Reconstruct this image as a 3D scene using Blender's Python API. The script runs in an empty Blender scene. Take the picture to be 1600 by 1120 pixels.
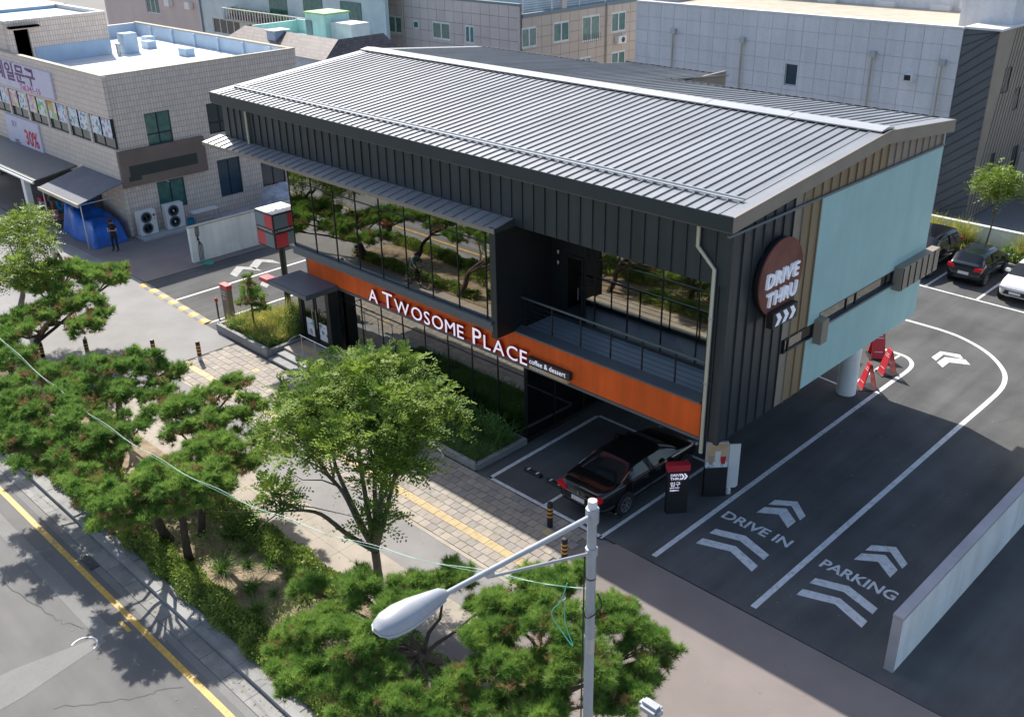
import bpy, bmesh, math, random
import numpy as np
from mathutils import Vector, Matrix
random.seed(7); RNG = np.random.default_rng(11)
S = bpy.context.scene
COL = S.collection
# ------------------------------------------------------------------ camera, sky, sun, exposure
cam = bpy.data.cameras.new('camera'); camo = bpy.data.objects.new('camera', cam); COL.objects.link(camo)
cam.sensor_width = 36; cam.lens = 35.04; cam.clip_end = 2000
_r = Vector((0.71179, 0.70220, -0.01676)); _u = Vector((-0.29462, 0.32013, 0.90040)); _f = Vector((-0.63762, 0.63596, -0.43474))
camo.matrix_world = Matrix(((_r.x, _u.x, -_f.x, 12.7), (_r.y, _u.y, -_f.y, -20.5), (_r.z, _u.z, -_f.z, 17.0), (0, 0, 0, 1)))
S.camera = camo
SUN = Vector((0.97, -0.35, -1.0)).normalized()
W = bpy.data.worlds.new('World'); S.world = W; W.use_nodes = True
wn = W.node_tree.nodes; wl = W.node_tree.links
sky = wn.new('ShaderNodeTexSky'); sky.sky_type = 'NISHITA'; sky.sun_disc = False
sky.sun_elevation = math.radians(44); sky.sun_rotation = math.atan2(-0.97, 0.35)
sky.air_density = 1.0; sky.dust_density = 1.8; sky.ozone_density = 1.0
wl.new(sky.outputs[0], wn['Background'].inputs[0]); wn['Background'].inputs[1].default_value = 0.115
sl = bpy.data.lights.new('sun', 'SUN'); sl.energy = 4.2; sl.angle = math.radians(0.53); sl.color = (1.0, 0.95, 0.87)
so = bpy.data.objects.new('sun', sl); COL.objects.link(so); so.rotation_euler = SUN.to_track_quat('-Z', 'Y').to_euler()
so.location = (-30, 12, 40)
S.view_settings.view_transform = 'Standard'; S.view_settings.look = 'None'; S.view_settings.exposure = 0.72; S.view_settings.gamma = 1.0
S.view_settings.use_curve_mapping = False
S.render.resolution_x = 1024; S.render.resolution_y = 716
# ------------------------------------------------------------------ materials
MATS = {}
def lin(c): return tuple((x/12.92 if x <= .04045 else ((x+.055)/1.055)**2.4) for x in c)
def M(name, col, rough=.6, metal=0., var=.12, scale=1.2, fine=0., fscale=60., bump=0., bscale=30., spec=.5, coat=0., emit=0., trans=0., col2=None, streak=None, wear=0., rnd=0.):
    """procedural Principled material; col is linear base colour, noise in world space varies it"""
    m = bpy.data.materials.new(name); m.use_nodes = True; n = m.node_tree.nodes; l = m.node_tree.links
    b = n['Principled BSDF']; out = n['Material Output']
    b.inputs['Roughness'].default_value = rough; b.inputs['Metallic'].default_value = metal
    b.inputs['Specular IOR Level'].default_value = spec; b.inputs['Coat Weight'].default_value = coat
    geo = n.new('ShaderNodeNewGeometry')
    def noise(sc, det=5):
        t = n.new('ShaderNodeTexNoise'); t.inputs['Scale'].default_value = sc; t.inputs['Detail'].default_value = det
        l.new(geo.outputs['Position'], t.inputs['Vector']); return t
    t = noise(scale); r = n.new('ShaderNodeValToRGB'); l.new(t.outputs[0], r.inputs[0])
    e = r.color_ramp.elements; e[0].position = .3; e[1].position = .7
    e[0].color = (*[c*(1-var) for c in col], 1); e[1].color = (*[min(1, c*(1+var)) for c in (col2 or col)], 1)
    cur = r.outputs[0]
    if fine:
        t2 = noise(fscale, 2); mr = n.new('ShaderNodeMapRange'); l.new(t2.outputs[0], mr.inputs[0])
        mr.inputs[1].default_value = .3; mr.inputs[2].default_value = .7; mr.inputs[3].default_value = 1-fine; mr.inputs[4].default_value = 1+fine
        mx = n.new('ShaderNodeVectorMath'); mx.operation = 'SCALE'; l.new(cur, mx.inputs[0]); l.new(mr.outputs[0], mx.inputs['Scale']); cur = mx.outputs[0]
    if rnd:
        oi = n.new('ShaderNodeObjectInfo'); mo = n.new('ShaderNodeMapRange'); l.new(oi.outputs['Random'], mo.inputs[0]); mo.inputs[3].default_value = 1-rnd; mo.inputs[4].default_value = 1+rnd
        vo = n.new('ShaderNodeVectorMath'); vo.operation = 'SCALE'; l.new(cur, vo.inputs[0]); l.new(mo.outputs[0], vo.inputs['Scale']); cur = vo.outputs[0]
    if streak:
        mp = n.new('ShaderNodeMapping'); mp.inputs['Scale'].default_value = streak[:3]; l.new(geo.outputs['Position'], mp.inputs[0]); ts = n.new('ShaderNodeTexNoise'); ts.inputs['Scale'].default_value = 1; ts.inputs['Detail'].default_value = 6; l.new(mp.outputs[0], ts.inputs[0])
        ms_ = n.new('ShaderNodeMapRange'); l.new(ts.outputs[0], ms_.inputs[0]); ms_.inputs[1].default_value = .35; ms_.inputs[2].default_value = .65; ms_.inputs[3].default_value = 1-streak[3]; ms_.inputs[4].default_value = 1+streak[3]*.6
        vs = n.new('ShaderNodeVectorMath'); vs.operation = 'SCALE'; l.new(cur, vs.inputs[0]); l.new(ms_.outputs[0], vs.inputs['Scale']); cur = vs.outputs[0]
    if wear:
        tw = noise(7, 8); mw = n.new('ShaderNodeMapRange'); l.new(tw.outputs[0], mw.inputs[0]); mw.inputs[1].default_value = .52; mw.inputs[2].default_value = .66; mw.inputs[3].default_value = 0; mw.inputs[4].default_value = wear
        xw = n.new('ShaderNodeMix'); xw.data_type = 'RGBA'; l.new(mw.outputs[0], xw.inputs['Factor']); l.new(cur, xw.inputs[6]); xw.inputs[7].default_value = (.16, .16, .16, 1); cur = xw.outputs[2]
    l.new(cur, b.inputs['Base Color'])
    if bump:
        t3 = noise(bscale, 4); bp = n.new('ShaderNodeBump'); bp.inputs['Strength'].default_value = bump; bp.inputs['Distance'].default_value = .02
        l.new(t3.outputs[0], bp.inputs['Height']); l.new(bp.outputs[0], b.inputs['Normal'])
    if emit:
        b.inputs['Emission Color'].default_value = (*col, 1); b.inputs['Emission Strength'].default_value = emit
    if trans:
        tr = n.new('ShaderNodeBsdfTranslucent'); l.new(cur, tr.inputs[0]); ms = n.new('ShaderNodeMixShader'); ms.inputs[0].default_value = trans
        l.new(b.outputs[0], ms.inputs[1]); l.new(tr.outputs[0], ms.inputs[2]); l.new(ms.outputs[0], out.inputs[0])
    MATS[name] = m; return m
def glass(name, tint, gloss, fac, rough=.01):
    m = bpy.data.materials.new(name); m.use_nodes = True; n = m.node_tree.nodes; l = m.node_tree.links
    n.remove(n['Principled BSDF']); g = n.new('ShaderNodeBsdfGlossy'); g.inputs[0].default_value = (*gloss, 1); g.inputs['Roughness'].default_value = rough
    t = n.new('ShaderNodeBsdfTransparent'); t.inputs[0].default_value = (*tint, 1); x = n.new('ShaderNodeMixShader')
    fr = n.new('ShaderNodeFresnel'); fr.inputs[0].default_value = 1.5; mr = n.new('ShaderNodeMapRange'); mr.inputs[3].default_value = fac; mr.inputs[4].default_value = 1
    l.new(fr.outputs[0], mr.inputs[0]); l.new(mr.outputs[0], x.inputs[0]); l.new(t.outputs[0], x.inputs[1]); l.new(g.outputs[0], x.inputs[2])
    l.new(x.outputs[0], n['Material Output'].inputs[0]); MATS[name] = m; return m
def tilemat(name, col, mortar, bw, bh, ms=.006, rough=.6, rot=None, var=.12):
    """small facing tiles in world space, too small in the picture to be built one by one"""
    m = M(name, col, rough); n = m.node_tree.nodes; l = m.node_tree.links
    geo = n.new('ShaderNodeNewGeometry'); sp = n.new('ShaderNodeSeparateXYZ'); l.new(geo.outputs['Position'], sp.inputs[0])
    ad = n.new('ShaderNodeMath'); ad.operation = 'ADD'; l.new(sp.outputs[0], ad.inputs[0]); l.new(sp.outputs[1], ad.inputs[1])
    cb = n.new('ShaderNodeCombineXYZ'); l.new(ad.outputs[0], cb.inputs[0]); l.new(sp.outputs[2], cb.inputs[1])
    bk = n.new('ShaderNodeTexBrick'); l.new(cb.outputs[0], bk.inputs[0]); bk.offset = 0.0
    bk.inputs['Color1'].default_value = (*[c*(1-var) for c in col], 1); bk.inputs['Color2'].default_value = (*[c*(1+var) for c in col], 1)
    bk.inputs['Mortar'].default_value = (*mortar, 1); bk.inputs['Scale'].default_value = 1; bk.inputs['Mortar Size'].default_value = ms
    bk.inputs['Brick Width'].default_value = bw; bk.inputs['Row Height'].default_value = bh
    l.new(bk.outputs[0], n['Principled BSDF'].inputs['Base Color']); return m
M('asphalt', (.108,.108,.107), .9, spec=.2, var=.2, scale=.45, fine=.3, fscale=90, bump=.25, bscale=120, streak=(1.6, .12, 1, .16))
M('road_asphalt', (.16,.157,.153), .85, var=.1, scale=.8, fine=.22, fscale=90, bump=.25, bscale=120, streak=(.1, 1.4, 1, .12))
M('road_patch', (.21,.207,.2), .85, var=.1, scale=.8, fine=.2, fscale=90, bump=.25, bscale=120)
M('alley', (.26,.252,.245), .85, var=.12, scale=.6, fine=.15, fscale=70, bump=.2, bscale=90)
M('lane', (.25, .24, .235), .85, var=.1, scale=1.0, fine=.18, fscale=90, bump=.2, bscale=120)
M('brown_asphalt', (.23,.195,.18), .85, var=.12, scale=.6, fine=.25, fscale=100, bump=.25, bscale=120)
M('beige_concrete', (.36,.315,.26), .8, var=.14, scale=1.4, fine=.1, fscale=50, bump=.1)
M('paver', (.34,.30,.255), .8, rnd=.09, var=.14, scale=2.5, fine=.12, fscale=60, bump=.15)
M('paver_warm', (.38,.33,.27), .8, var=.12, scale=2.5, fine=.12, fscale=60, bump=.15)
M('paver_dark', (.29,.262,.235), .8, var=.12, scale=2.5, fine=.12, fscale=60, bump=.15)
M('tactile', (.54,.41,.22), .7, var=.14, scale=4, fine=.12)
M('joint', (.21,.19,.165), .9)
M('kerbstone', (.27,.27,.268), .75, rnd=.12, var=.2, scale=2, fine=.12, fscale=70)
M('gutter', (.26, .255, .245), .8, rnd=.12, var=.2, scale=2, fine=.12)
M('white_paint', (.70, .70, .70), .6, var=.1, scale=4, fine=.1, fscale=40, wear=.35)
M('dry_leaf', (.36, .24, .10), .7, var=.3, scale=3, trans=.2)
M('worn_white', (.30, .295, .29), .7, var=.25, scale=5)
M('yellow_paint', (.62, .38, .07), .6, var=.16, scale=3, fine=.12, wear=.5)
M('soil', (.30,.23,.155), .95, var=.35, scale=2.2, fine=.4, fscale=45, bump=.8, bscale=30)
M('wet_soil', (.1, .085, .05), .95, var=.35, scale=3, fine=.4, fscale=45, bump=.8)
M('ground', (.2, .19, .18), .9, var=.1, scale=.1)
M('roof_metal', (.28,.29,.305), .42, .2, var=.08, scale=.5, fine=.03, fscale=8, bump=.05, bscale=2.5, streak=(2.96, .12, .1, .10), rnd=.05)
M('ridge_metal', (.5,.5,.5), .3, .3, var=.06, scale=.8)
M('wall_metal', (.046,.057,.064), .42, .3, rnd=.08, var=.12, scale=.7, streak=(2.2, 2.2, .1, .15))
M('dark_metal', (.05,.058,.062), .45, .3, var=.08)
M('fascia_metal', (.045,.058,.066), .4, .45, var=.06)
M('frame_metal', (.028, .032, .035), .4, .5, var=.05)
M('sill_metal', (.13,.16,.185), .4, .5, var=.08)
M('black_cladding', (.013,.015,.017), .5, .2, var=.15)
M('orange', (.85, .135, .02), .5, .1, var=.10, scale=.9, fine=.03, spec=.3, streak=(2.5, 1, .15, .12))
M('teal', (.40,.61,.59), .75, var=.05, scale=.7, fine=.04, fscale=30, bump=.05, bscale=60, streak=(1, 2.2, .1, .035))
M('letter_shade_blue', (.70, .76, .88), .4, var=.01, emit=.12)  # white letters: blue cast of the shade put into the colour, plus slight glow
M('balcony_tile', (.24, .30, .36), .4, var=.08)
M('bronze_reflection', (.28,.215,.13), .5, .25, var=.1, scale=.8, streak=(2.2, 2.2, .1, .15)); M('tank_green', (.33, .58, .22), .6)  # first colour: golden tone that paints warm reflected light into the gable panels
M('soffit', (.10, .10, .10), .7)
M('concrete', (.42, .42, .41), .8, var=.12, scale=1.3, fine=.06)
M('wall_white', (.87,.89,.86), .8, var=.09, scale=.9, fine=.05, fscale=25, bump=.1, streak=(2, 2, .12, .10))
M('wall_cap', (.42, .4, .42), .8, var=.12)
M('white_plastic', (.78, .78, .76), .45, var=.04)
M('cream_pipe', (.58, .55, .42), .4, .3, var=.08)
M('steel', (.55, .56, .57), .3, .9, var=.06)
M('galvanised', (.5, .52, .54), .42, .55, var=.08, scale=3)
M('lamp_grey', (.40, .42, .45), .45, .15, var=.08, scale=3, fine=.05, streak=(9, 9, .6, .035))
M('red_plastic', (.55, .03, .045), .4, var=.06)
M('red_side', (.45, .01, .03), .4, var=.04)
M('black_plastic', (.02, .02, .022), .5, var=.1)
M('letter_white', (.85, .82, .95), .4, var=.01, emit=.35)
M('print_white', (.8, .8, .8), .5, var=.02)
M('sign_grey', (.17, .22, .25), .5, var=.04)
M('car_black', (.006, .006, .007), .16, .0, var=.02, coat=.6)
M('car_slate', (.02, .03, .036), .16, .3, var=.02, coat=.6)
M('car_white', (.75, .75, .75), .25, .0, var=.02, coat=.5)
M('car_glass', (.012, .015, .018), .05, .0, var=.02, spec=.8)
M('tyre', (.018, .018, .018), .8)
M('rim', (.42, .43, .45), .3, .8)
M('chrome', (.75, .75, .75), .12, 1.)
M('tail_red', (.55, .01, .02), .2, emit=.05)
M('headlight', (.7, .72, .75), .12)
M('amber', (.7, .2, .02), .4)
M('pine_leaf', (.11,.26,.05), .55, var=.15, scale=2.2, trans=.42, spec=.2, col2=(.31, .44, .10))
M('pine_leaf_dark', (.085, .21, .04), .55, var=.15, scale=2.2, trans=.42, spec=.2, col2=(.25, .39, .09))
M('pine_leaf_yellow', (.2,.27,.04), .55, var=.4, scale=1.3, trans=.3, spec=.3)
M('zelkova_leaf', (.075, .17, .03), .55, var=.2, scale=1.5, trans=.35, spec=.18, col2=(.27, .36, .06))
M('lime_leaf', (.24,.33,.05), .5, var=.35, scale=2, trans=.35)
M('hedge_leaf', (.09, .17, .03), .5, var=.2, scale=2, trans=.3, spec=.25, col2=(.32, .41, .09))
M('grass_leaf', (.15,.27,.05), .55, var=.4, scale=2.5, trans=.3)
M('grass_yellow', (.17, .27, .05), .6, var=.2, scale=1.8, trans=.35, col2=(.62, .56, .16))
M('grass_green', (.11,.22,.045), .6, var=.4, scale=2, trans=.3)
M('bark', (.06, .045, .035), .9, var=.3, scale=6, bump=.8, bscale=20)
M('bark_grey', (.12, .10, .08), .9, var=.3, scale=6, bump=.6, bscale=20)
M('tarp_blue', (.008, .12, .48), .4, var=.25, scale=2, bump=.3, bscale=6)
M('awning', (.13, .14, .17), .75, var=.12)
M('skin', (.5, .3, .22), .6); M('black_cloth', (.012, .012, .014), .8); M('white_cloth', (.7, .7, .7), .8); M('teal_cloth', (.05, .12, .12), .8); M('hair', (.012, .01, .01), .6)
tilemat('facing_tile', (.76, .64, .55), (.38, .31, .26), .15, .29, .011, var=.07)
tilemat('shingle', (.155, .125, .12), (.085, .07, .07), .3, .16, .012, var=.25)
M('roof_white', (.75, .75, .73), .8, var=.08, scale=.4)
M('roof_blue', (.40,.53,.67), .75, var=.10, scale=.9)
M('mint', (.52, .76, .69), .7, var=.10, streak=(2, 2, .2, .1)); M('pale_blue', (.52,.62,.63), .8, var=.08)
M('beige_panel', (.58,.50,.465), .75, rnd=.04, var=.07, scale=.5); M('beige_warm', (.55, .47, .39), .75, var=.07, scale=.5)
M('grey_panel', (.70,.70,.72), .7, rnd=.03, var=.07, scale=.35, fine=.04, fscale=6, streak=(2, 2, .12, .07)); M('panel_joint', (.5,.5,.52), .8)
M('beige_joint', (.24, .2, .19), .8)
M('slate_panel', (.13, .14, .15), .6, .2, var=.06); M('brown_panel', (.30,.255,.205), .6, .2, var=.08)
M('roof_beige', (.45,.41,.33), .85, var=.12)
M('window_dark', (.03, .05, .055), .12, spec=.8); M('window_green', (.05, .16, .14), .15, var=.3, scale=3, spec=.8); M('window_blue', (.02, .06, .09), .12, spec=.8)
M('white_frame', (.7, .7, .7), .5)
M('disc_face', (.07, .062, .06), .6, var=.1); M('brown_sign', (.2, .15, .12), .6, var=.15, scale=.6); M('brown_sign_dark', (.045, .05, .045), .6, var=.1)
M('banner', (.66, .62, .74), .6, var=.05); M('purple_ink', (.16, .06, .18), .6); M('pink_ink', (.62, .06, .28), .6); M('red_ink', (.62, .03, .06), .6); M('black_ink', (.02, .02, .02), .6)
M('poster_pink', (.7, .4, .5), .6, var=.4, scale=3); M('poster_white', (.7, .74, .76), .6, var=.12, scale=9); M('poster_orange', (.75, .3, .1), .6, var=.3, scale=4); M('poster_green', (.25, .6, .2), .6, var=.3, scale=4); M('poster_blue', (.25, .5, .7), .6, var=.35, scale=7)
M('poster_tan', (.55, .36, .2), .6, var=.25, scale=5)
M('green_cover', (.03, .33, .22), .5); M('cable_green', (.12, .5, .32), .5); M('blue_plastic', (.01, .22, .36), .4); M('wood_floor', (.48, .37, .25), .6, var=.2, scale=3); M('interior', (.52, .46, .38), .8); M('ceiling_lit', (.45, .33, .18), .8)
M('stall_brown', (.22, .12, .08), .8, var=.4, scale=4); M('stall_pink', (.5, .18, .25), .7, var=.4, scale=5); M('clear_sheet', (.45, .47, .52), .35, var=.3, scale=3)
M('yellow_band', (.7, .33, .03), .5); M('navy', (.01, .012, .03), .5); M('rust', (.2,.07,.05), .8, var=.3)
def postermat(name, cols, sc):
    m = M(name, cols[0], .6); n = m.node_tree.nodes; l = m.node_tree.links; geo = n.new('ShaderNodeNewGeometry'); v = n.new('ShaderNodeTexVoronoi'); v.inputs['Scale'].default_value = sc; l.new(geo.outputs['Position'], v.inputs['Vector']); sp = n.new('ShaderNodeSeparateColor'); l.new(v.outputs['Color'], sp.inputs[0]); r = n.new('ShaderNodeValToRGB'); r.color_ramp.interpolation = 'CONSTANT'; l.new(sp.outputs[0], r.inputs[0])
    while len(r.color_ramp.elements) < len(cols): r.color_ramp.elements.new(.5)
    for i, c in enumerate(cols): r.color_ramp.elements[i].position = i/len(cols); r.color_ramp.elements[i].color = (*c, 1)
    l.new(r.outputs[0], n['Principled BSDF'].inputs['Base Color'])
W_ = (.78, .80, .82)
postermat('poster_white', [W_, W_, (.5, .62, .7), W_, (.2, .25, .3), W_], 7); postermat('poster_blue', [W_, (.25, .45, .7), W_, (.55, .7, .8), (.6, .3, .4), W_], 6); postermat('poster_pink', [(.75, .35, .5), W_, (.75, .65, .3), (.8, .55, .65), W_], 4); postermat('poster_orange', [(.75, .22, .08), (.75, .45, .12), W_, (.5, .6, .3)], 2.5); postermat('poster_green', [(.25, .55, .2), W_, (.6, .75, .35), W_], 4); postermat('poster_tan', [(.62, .42, .24), (.58, .38, .21), (.66, .46, .28)], 3)
glass('bronze_glass', (.72, .74, .68), (.93, .92, .86), .40, .012)
glass('grey_glass', (.30, .34, .34), (.62, .66, .66), .18)
glass('clear_glass', (.72, .80, .80), (.9, .9, .9), .06)
# ------------------------------------------------------------------ builders
OFF = {}
def off(o): return OFF.get(o.name, Vector((0, 0, 0))) if o else Vector((0, 0, 0))
class MB:
    def __init__(s): s.v = []; s.f = []
    def add(s, vs, fs):
        k = len(s.v); s.v += [tuple(p) for p in vs]; s.f += [tuple(i+k for i in q) for q in fs]; return s
    def box(s, x0, y0, z0, x1, y1, z1):
        x0, x1 = sorted((x0, x1)); y0, y1 = sorted((y0, y1)); z0, z1 = sorted((z0, z1))
        return s.add([(x0,y0,z0),(x1,y0,z0),(x1,y1,z0),(x0,y1,z0),(x0,y0,z1),(x1,y0,z1),(x1,y1,z1),(x0,y1,z1)],
                     [(0,3,2,1),(4,5,6,7),(0,1,5,4),(1,2,6,5),(2,3,7,6),(3,0,4,7)])
    def xf(s, m, fn):
        t = MB(); fn(t); return s.add([m @ Vector(p) for p in t.v], t.f)
    def bar(s, a, b, w, h=None):
        a = Vector(a); b = Vector(b); h = h or w; d = (b-a).normalized(); up = Vector((0,0,1)) if abs(d.z) < .95 else Vector((1,0,0))
        x = d.cross(up).normalized()*w/2; y = x.cross(d).normalized()*h/2
        return s.add([a-x-y, a+x-y, a+x+y, a-x+y, b-x-y, b+x-y, b+x+y, b-x+y], [(0,1,2,3),(7,6,5,4),(0,4,5,1),(1,5,6,2),(2,6,7,3),(3,7,4,0)])
    def prism(s, pts, ax, a, b):
        n = len(pts)
        mk = {'z': lambda p, q: (p[0], p[1], q), 'y': lambda p, q: (p[0], q, p[1]), 'x': lambda p, q: (q, p[0], p[1])}[ax]
        return s.add([mk(p, a) for p in pts]+[mk(p, b) for p in pts], [tuple(range(n))[::-1], tuple(range(n, 2*n))]+[(i, (i+1) % n, n+(i+1) % n, n+i) for i in range(n)])
    def tube(s, pts, r, n=8, cap=True):
        pts = [Vector(p) for p in pts]; rs = r if isinstance(r, (list, tuple)) else [r]*len(pts); k = len(s.v); ref = None
        for i, p in enumerate(pts):
            d = (pts[min(i+1, len(pts)-1)]-pts[max(i-1, 0)]).normalized()
            if ref is None: ref = Vector((1,0,0)) if abs(d.x) < .9 else Vector((0,1,0))
            x = (ref-d*ref.dot(d)).normalized(); ref = x; y = d.cross(x)
            for j in range(n): t = 2*math.pi*j/n; s.v.append(tuple(p+(x*math.cos(t)+y*math.sin(t))*rs[i]))
        for i in range(len(pts)-1):
            for j in range(n): s.f.append((k+i*n+j, k+i*n+(j+1) % n, k+(i+1)*n+(j+1) % n, k+(i+1)*n+j))
        if cap: s.f.append(tuple(k+j for j in range(n))[::-1]); s.f.append(tuple(k+(len(pts)-1)*n+j for j in range(n)))
        return s
    def lathe(s, prof, n=16, c=(0,0,0), m=None):
        k = len(s.v); m = m or Matrix(); c = Vector(c)
        for r, z in prof:
            for j in range(n): t = 2*math.pi*j/n; s.v.append(tuple(c+(m @ Vector((r*math.cos(t), r*math.sin(t), z)))))
        for i in range(len(prof)-1):
            for j in range(n): s.f.append((k+i*n+j, k+i*n+(j+1) % n, k+(i+1)*n+(j+1) % n, k+(i+1)*n+j))
        s.f.append(tuple(k+j for j in range(n))[::-1]); s.f.append(tuple(k+(len(prof)-1)*n+j for j in range(n))); return s
    def mesh(s, name):
        me = bpy.data.meshes.new(name); me.from_pydata(s.v, [], s.f); me.update(); return me
    def build(s, name, mat, parent=None, smooth=False, bevel=0):
        o = off(parent); s2 = MB(); s2.v = [(p[0]-o.x, p[1]-o.y, p[2]-o.z) for p in s.v]; s2.f = s.f
        me = s2.mesh(name)
        if bevel:
            bm = bmesh.new(); bm.from_mesh(me); bmesh.ops.recalc_face_normals(bm, faces=bm.faces)
            bmesh.ops.bevel(bm, geom=[e for e in bm.edges if e.is_manifold and e.calc_face_angle(0) > .6], offset=bevel, segments=2, affect='EDGES', clamp_overlap=True); bm.to_mesh(me); bm.free()
        return put(name, me, mat, parent, smooth)
def put(name, me, mat, parent=None, smooth=False, loc=None, rot=None):
    if mat and not me.materials: me.materials.append(MATS[mat])
    if smooth:
        me.polygons.foreach_set('use_smooth', [True]*len(me.polygons))
        try: me.set_sharp_from_angle(angle=math.radians(38))
        except Exception: pass
    o = bpy.data.objects.new(name, me); COL.objects.link(o)
    if parent is not None: o.parent = parent; OFF[o.name] = off(parent)
    if loc is not None: o.location = Vector(loc)-off(parent)
    if rot is not None: o.rotation_euler = rot
    return o
def tag(o, label, cat, group=None):
    o['label'] = label; o['category'] = cat
    if group: o['group'] = group
    return o
def thing(name, label, cat, loc=(0,0,0), group=None, rotz=0, local=False):
    o = bpy.data.objects.new(name, None); COL.objects.link(o); o.location = loc; o.empty_display_size = .3
    if rotz: o.rotation_euler = (0, 0, rotz)
    OFF[o.name] = Vector((0,0,0)) if (local or rotz) else Vector(loc)
    return tag(o, label, cat, group)
def struct(name, mb, mat, kind='structure', **k):
    o = mb.build(name, mat, None, **k); o['kind'] = kind; return o
def copy_tree(o, parent=None):
    c = o.copy(); COL.objects.link(c); c.parent = parent
    for ch in [x for x in o.children]: copy_tree(ch, c)
    return c
def B(*a): return MB().box(*a)
def np_mesh(name, V, k):
    V = np.asarray(V, dtype=np.float32).reshape(-1, 3); nv = len(V); nf = nv//k
    me = bpy.data.meshes.new(name); me.vertices.add(nv); me.vertices.foreach_set('co', V.ravel()); me.loops.add(nf*k); me.polygons.add(nf)
    me.loops.foreach_set('vertex_index', np.arange(nf*k, dtype=np.int32)); me.polygons.foreach_set('loop_start', np.arange(0, nf*k, k, dtype=np.int32))
    me.polygons.foreach_set('loop_total', np.full(nf, k, dtype=np.int32)); me.update(); me.validate(); return me
def text_mesh(s, size, depth=.0, bold=0., align='LEFT', shear=0., space=1.):
    c = bpy.data.curves.new('lettering', 'FONT'); c.body = s; c.size = size; c.extrude = depth; c.offset = bold; c.align_x = align; c.shear = shear; c.space_character = space
    c.resolution_u = 3; o = bpy.data.objects.new('lettering', c); me = bpy.data.meshes.new_from_object(o); bpy.data.objects.remove(o); bpy.data.curves.remove(c); me.materials.clear(); return me
FRONT = (math.pi/2, 0, 0); SIDE = (math.pi/2, 0, math.pi/2); FLAT = (0, 0, 0)
def text(s, size, mat, parent, loc, rot, depth=.003, name='lettering', sx=1., **k):
    o = put(name, text_mesh(s, size, depth, **k), mat, parent, loc=loc, rot=rot); o.scale = (sx, 1, 1); return o
def unit(v): return v/np.maximum(np.linalg.norm(v, axis=-1, keepdims=True), 1e-9)
# ------------------------------------------------------------------ the setting: ground, road, pavements, lot
struct('ground', B(-400, -400, -.6, 400, 400, -.06), 'ground')
road = struct('road', B(-120, -34, -.06, 60, -12.78, 0), 'road_asphalt')
def sheet(name, pts, mat, parent, z=.004, label=None):
    o = MB().prism(pts, 'z', z-.004+.0005, z).build(name, mat, parent)
    if label: o['label'] = label
    return o
sheet('asphalt_patch', [(-40, -30), (-9.0, -30), (-9.0, -16.1), (-8.6, -14.05), (-8.3, -14.05), (-7.9, -16.2), (-7.0, -30), (-40, -31)], 'road_patch', road, .004)
sheet('asphalt_patch', [(-40, -14.15), (-8.5, -14.15), (-8.5, -13.75), (-11, -13.72), (-40, -13.72)], 'road_patch', road, .005)
sheet('concrete_apron', [(-120, -12.98), (60, -12.98), (60, -12.79), (-120, -12.79)], 'road_patch', road, .004)
sheet('painted_line', [(-120, -13.30), (60, -13.30), (60, -13.14), (-120, -13.14)], 'yellow_paint', road, .009, 'solid yellow edge line')
sheet('painted_mark', [(-8.75, -13.52), (-8.2, -13.52), (-8.2, -13.42), (-8.75, -13.42)], 'yellow_paint', road, .009)
ring = MB(); rp = [(-8.55+.33*math.cos(t), -14.5+.33*math.sin(t)) for t in np.linspace(.4, 3.9, 18)]; rq = [(-8.55+.29*math.cos(t), -14.5+.29*math.sin(t)) for t in np.linspace(.4, 3.9, 18)]
for i in range(17): ring.add([(*rp[i], .010), (*rp[i+1], .010), (*rq[i+1], .010), (*rq[i], .010)], [(0, 1, 2, 3)])
ring.build('painted_ring', 'white_paint', road)
gut = struct('gutter', B(-120, -12.78, -.06, 60, -12.33, -.012), 'joint')
km = B(0, 0, -.02, .985, .43, .012).mesh('gutter_slab'); ks = MB(); kk = MB()
kbm = B(0, 0, 0, .99, .2, .16).mesh('kerbstone'); k2m = B(0, 0, 0, .99, .22, .14).mesh('kerbstone')
kerb = struct('kerb', B(-120, -12.31, -.05, 60, -11.90, .085), 'joint')
for i in range(-120, 60):
    if -26 <= i < 4:
        put('gutter_slab', km, 'gutter', gut, loc=(i, -12.77+RNG.uniform(-.004, .004), 0))
        put('kerbstone', kbm, 'kerbstone', kerb, loc=(i, -12.325, -.02+RNG.uniform(-.008, .008)))
        put('kerbstone', k2m, 'gutter', kerb, loc=(i+.3, -12.115, -.02+RNG.uniform(-.01, .01)))
    else: ks.box(i, -12.77, -.02, i+.985, -12.34, .012); kk.box(i, -12.325, -.02, i+.99, -12.125, .14).box(i, -12.115, -.02, i+.99, -11.895, .12)
ks.build('gutter_slab_run', 'gutter', gut)['kind'] = 'stuff'; kk.build('kerbstone_run', 'kerbstone', kerb)['kind'] = 'stuff'
dg = thing('drain_grate', 'dark iron drain grate beside the yellow road line', 'drain', (-11.75, -12.9, 0))
B(-12.15, -13.06, .002, -11.35, -12.80, .007).build('pit', 'black_plastic', dg)
fr = B(-12.15, -13.06, .007, -11.35, -13.03, .02).box(-12.15, -12.83, .007, -11.35, -12.80, .02).box(-12.15, -13.03, .007, -12.12, -12.83, .02).box(-11.38, -13.03, .007, -11.35, -12.83, .02); fr.build('frame', 'dark_metal', dg)
bm_ = B(0, 0, 0, .018, .2, .012).mesh('bar')
for i in range(14): put('bar', bm_, 'sill_metal', dg, loc=(-12.1+i*.052, -13.03, .007))
soilb = struct('planting_strip', B(-26.6, -11.895, -.06, 6, -8.62, .06), 'soil')
bc = struct('concrete_path', B(-21.6, -8.62, -.06, -2.2, -7.02, -.03), 'joint')
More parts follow.
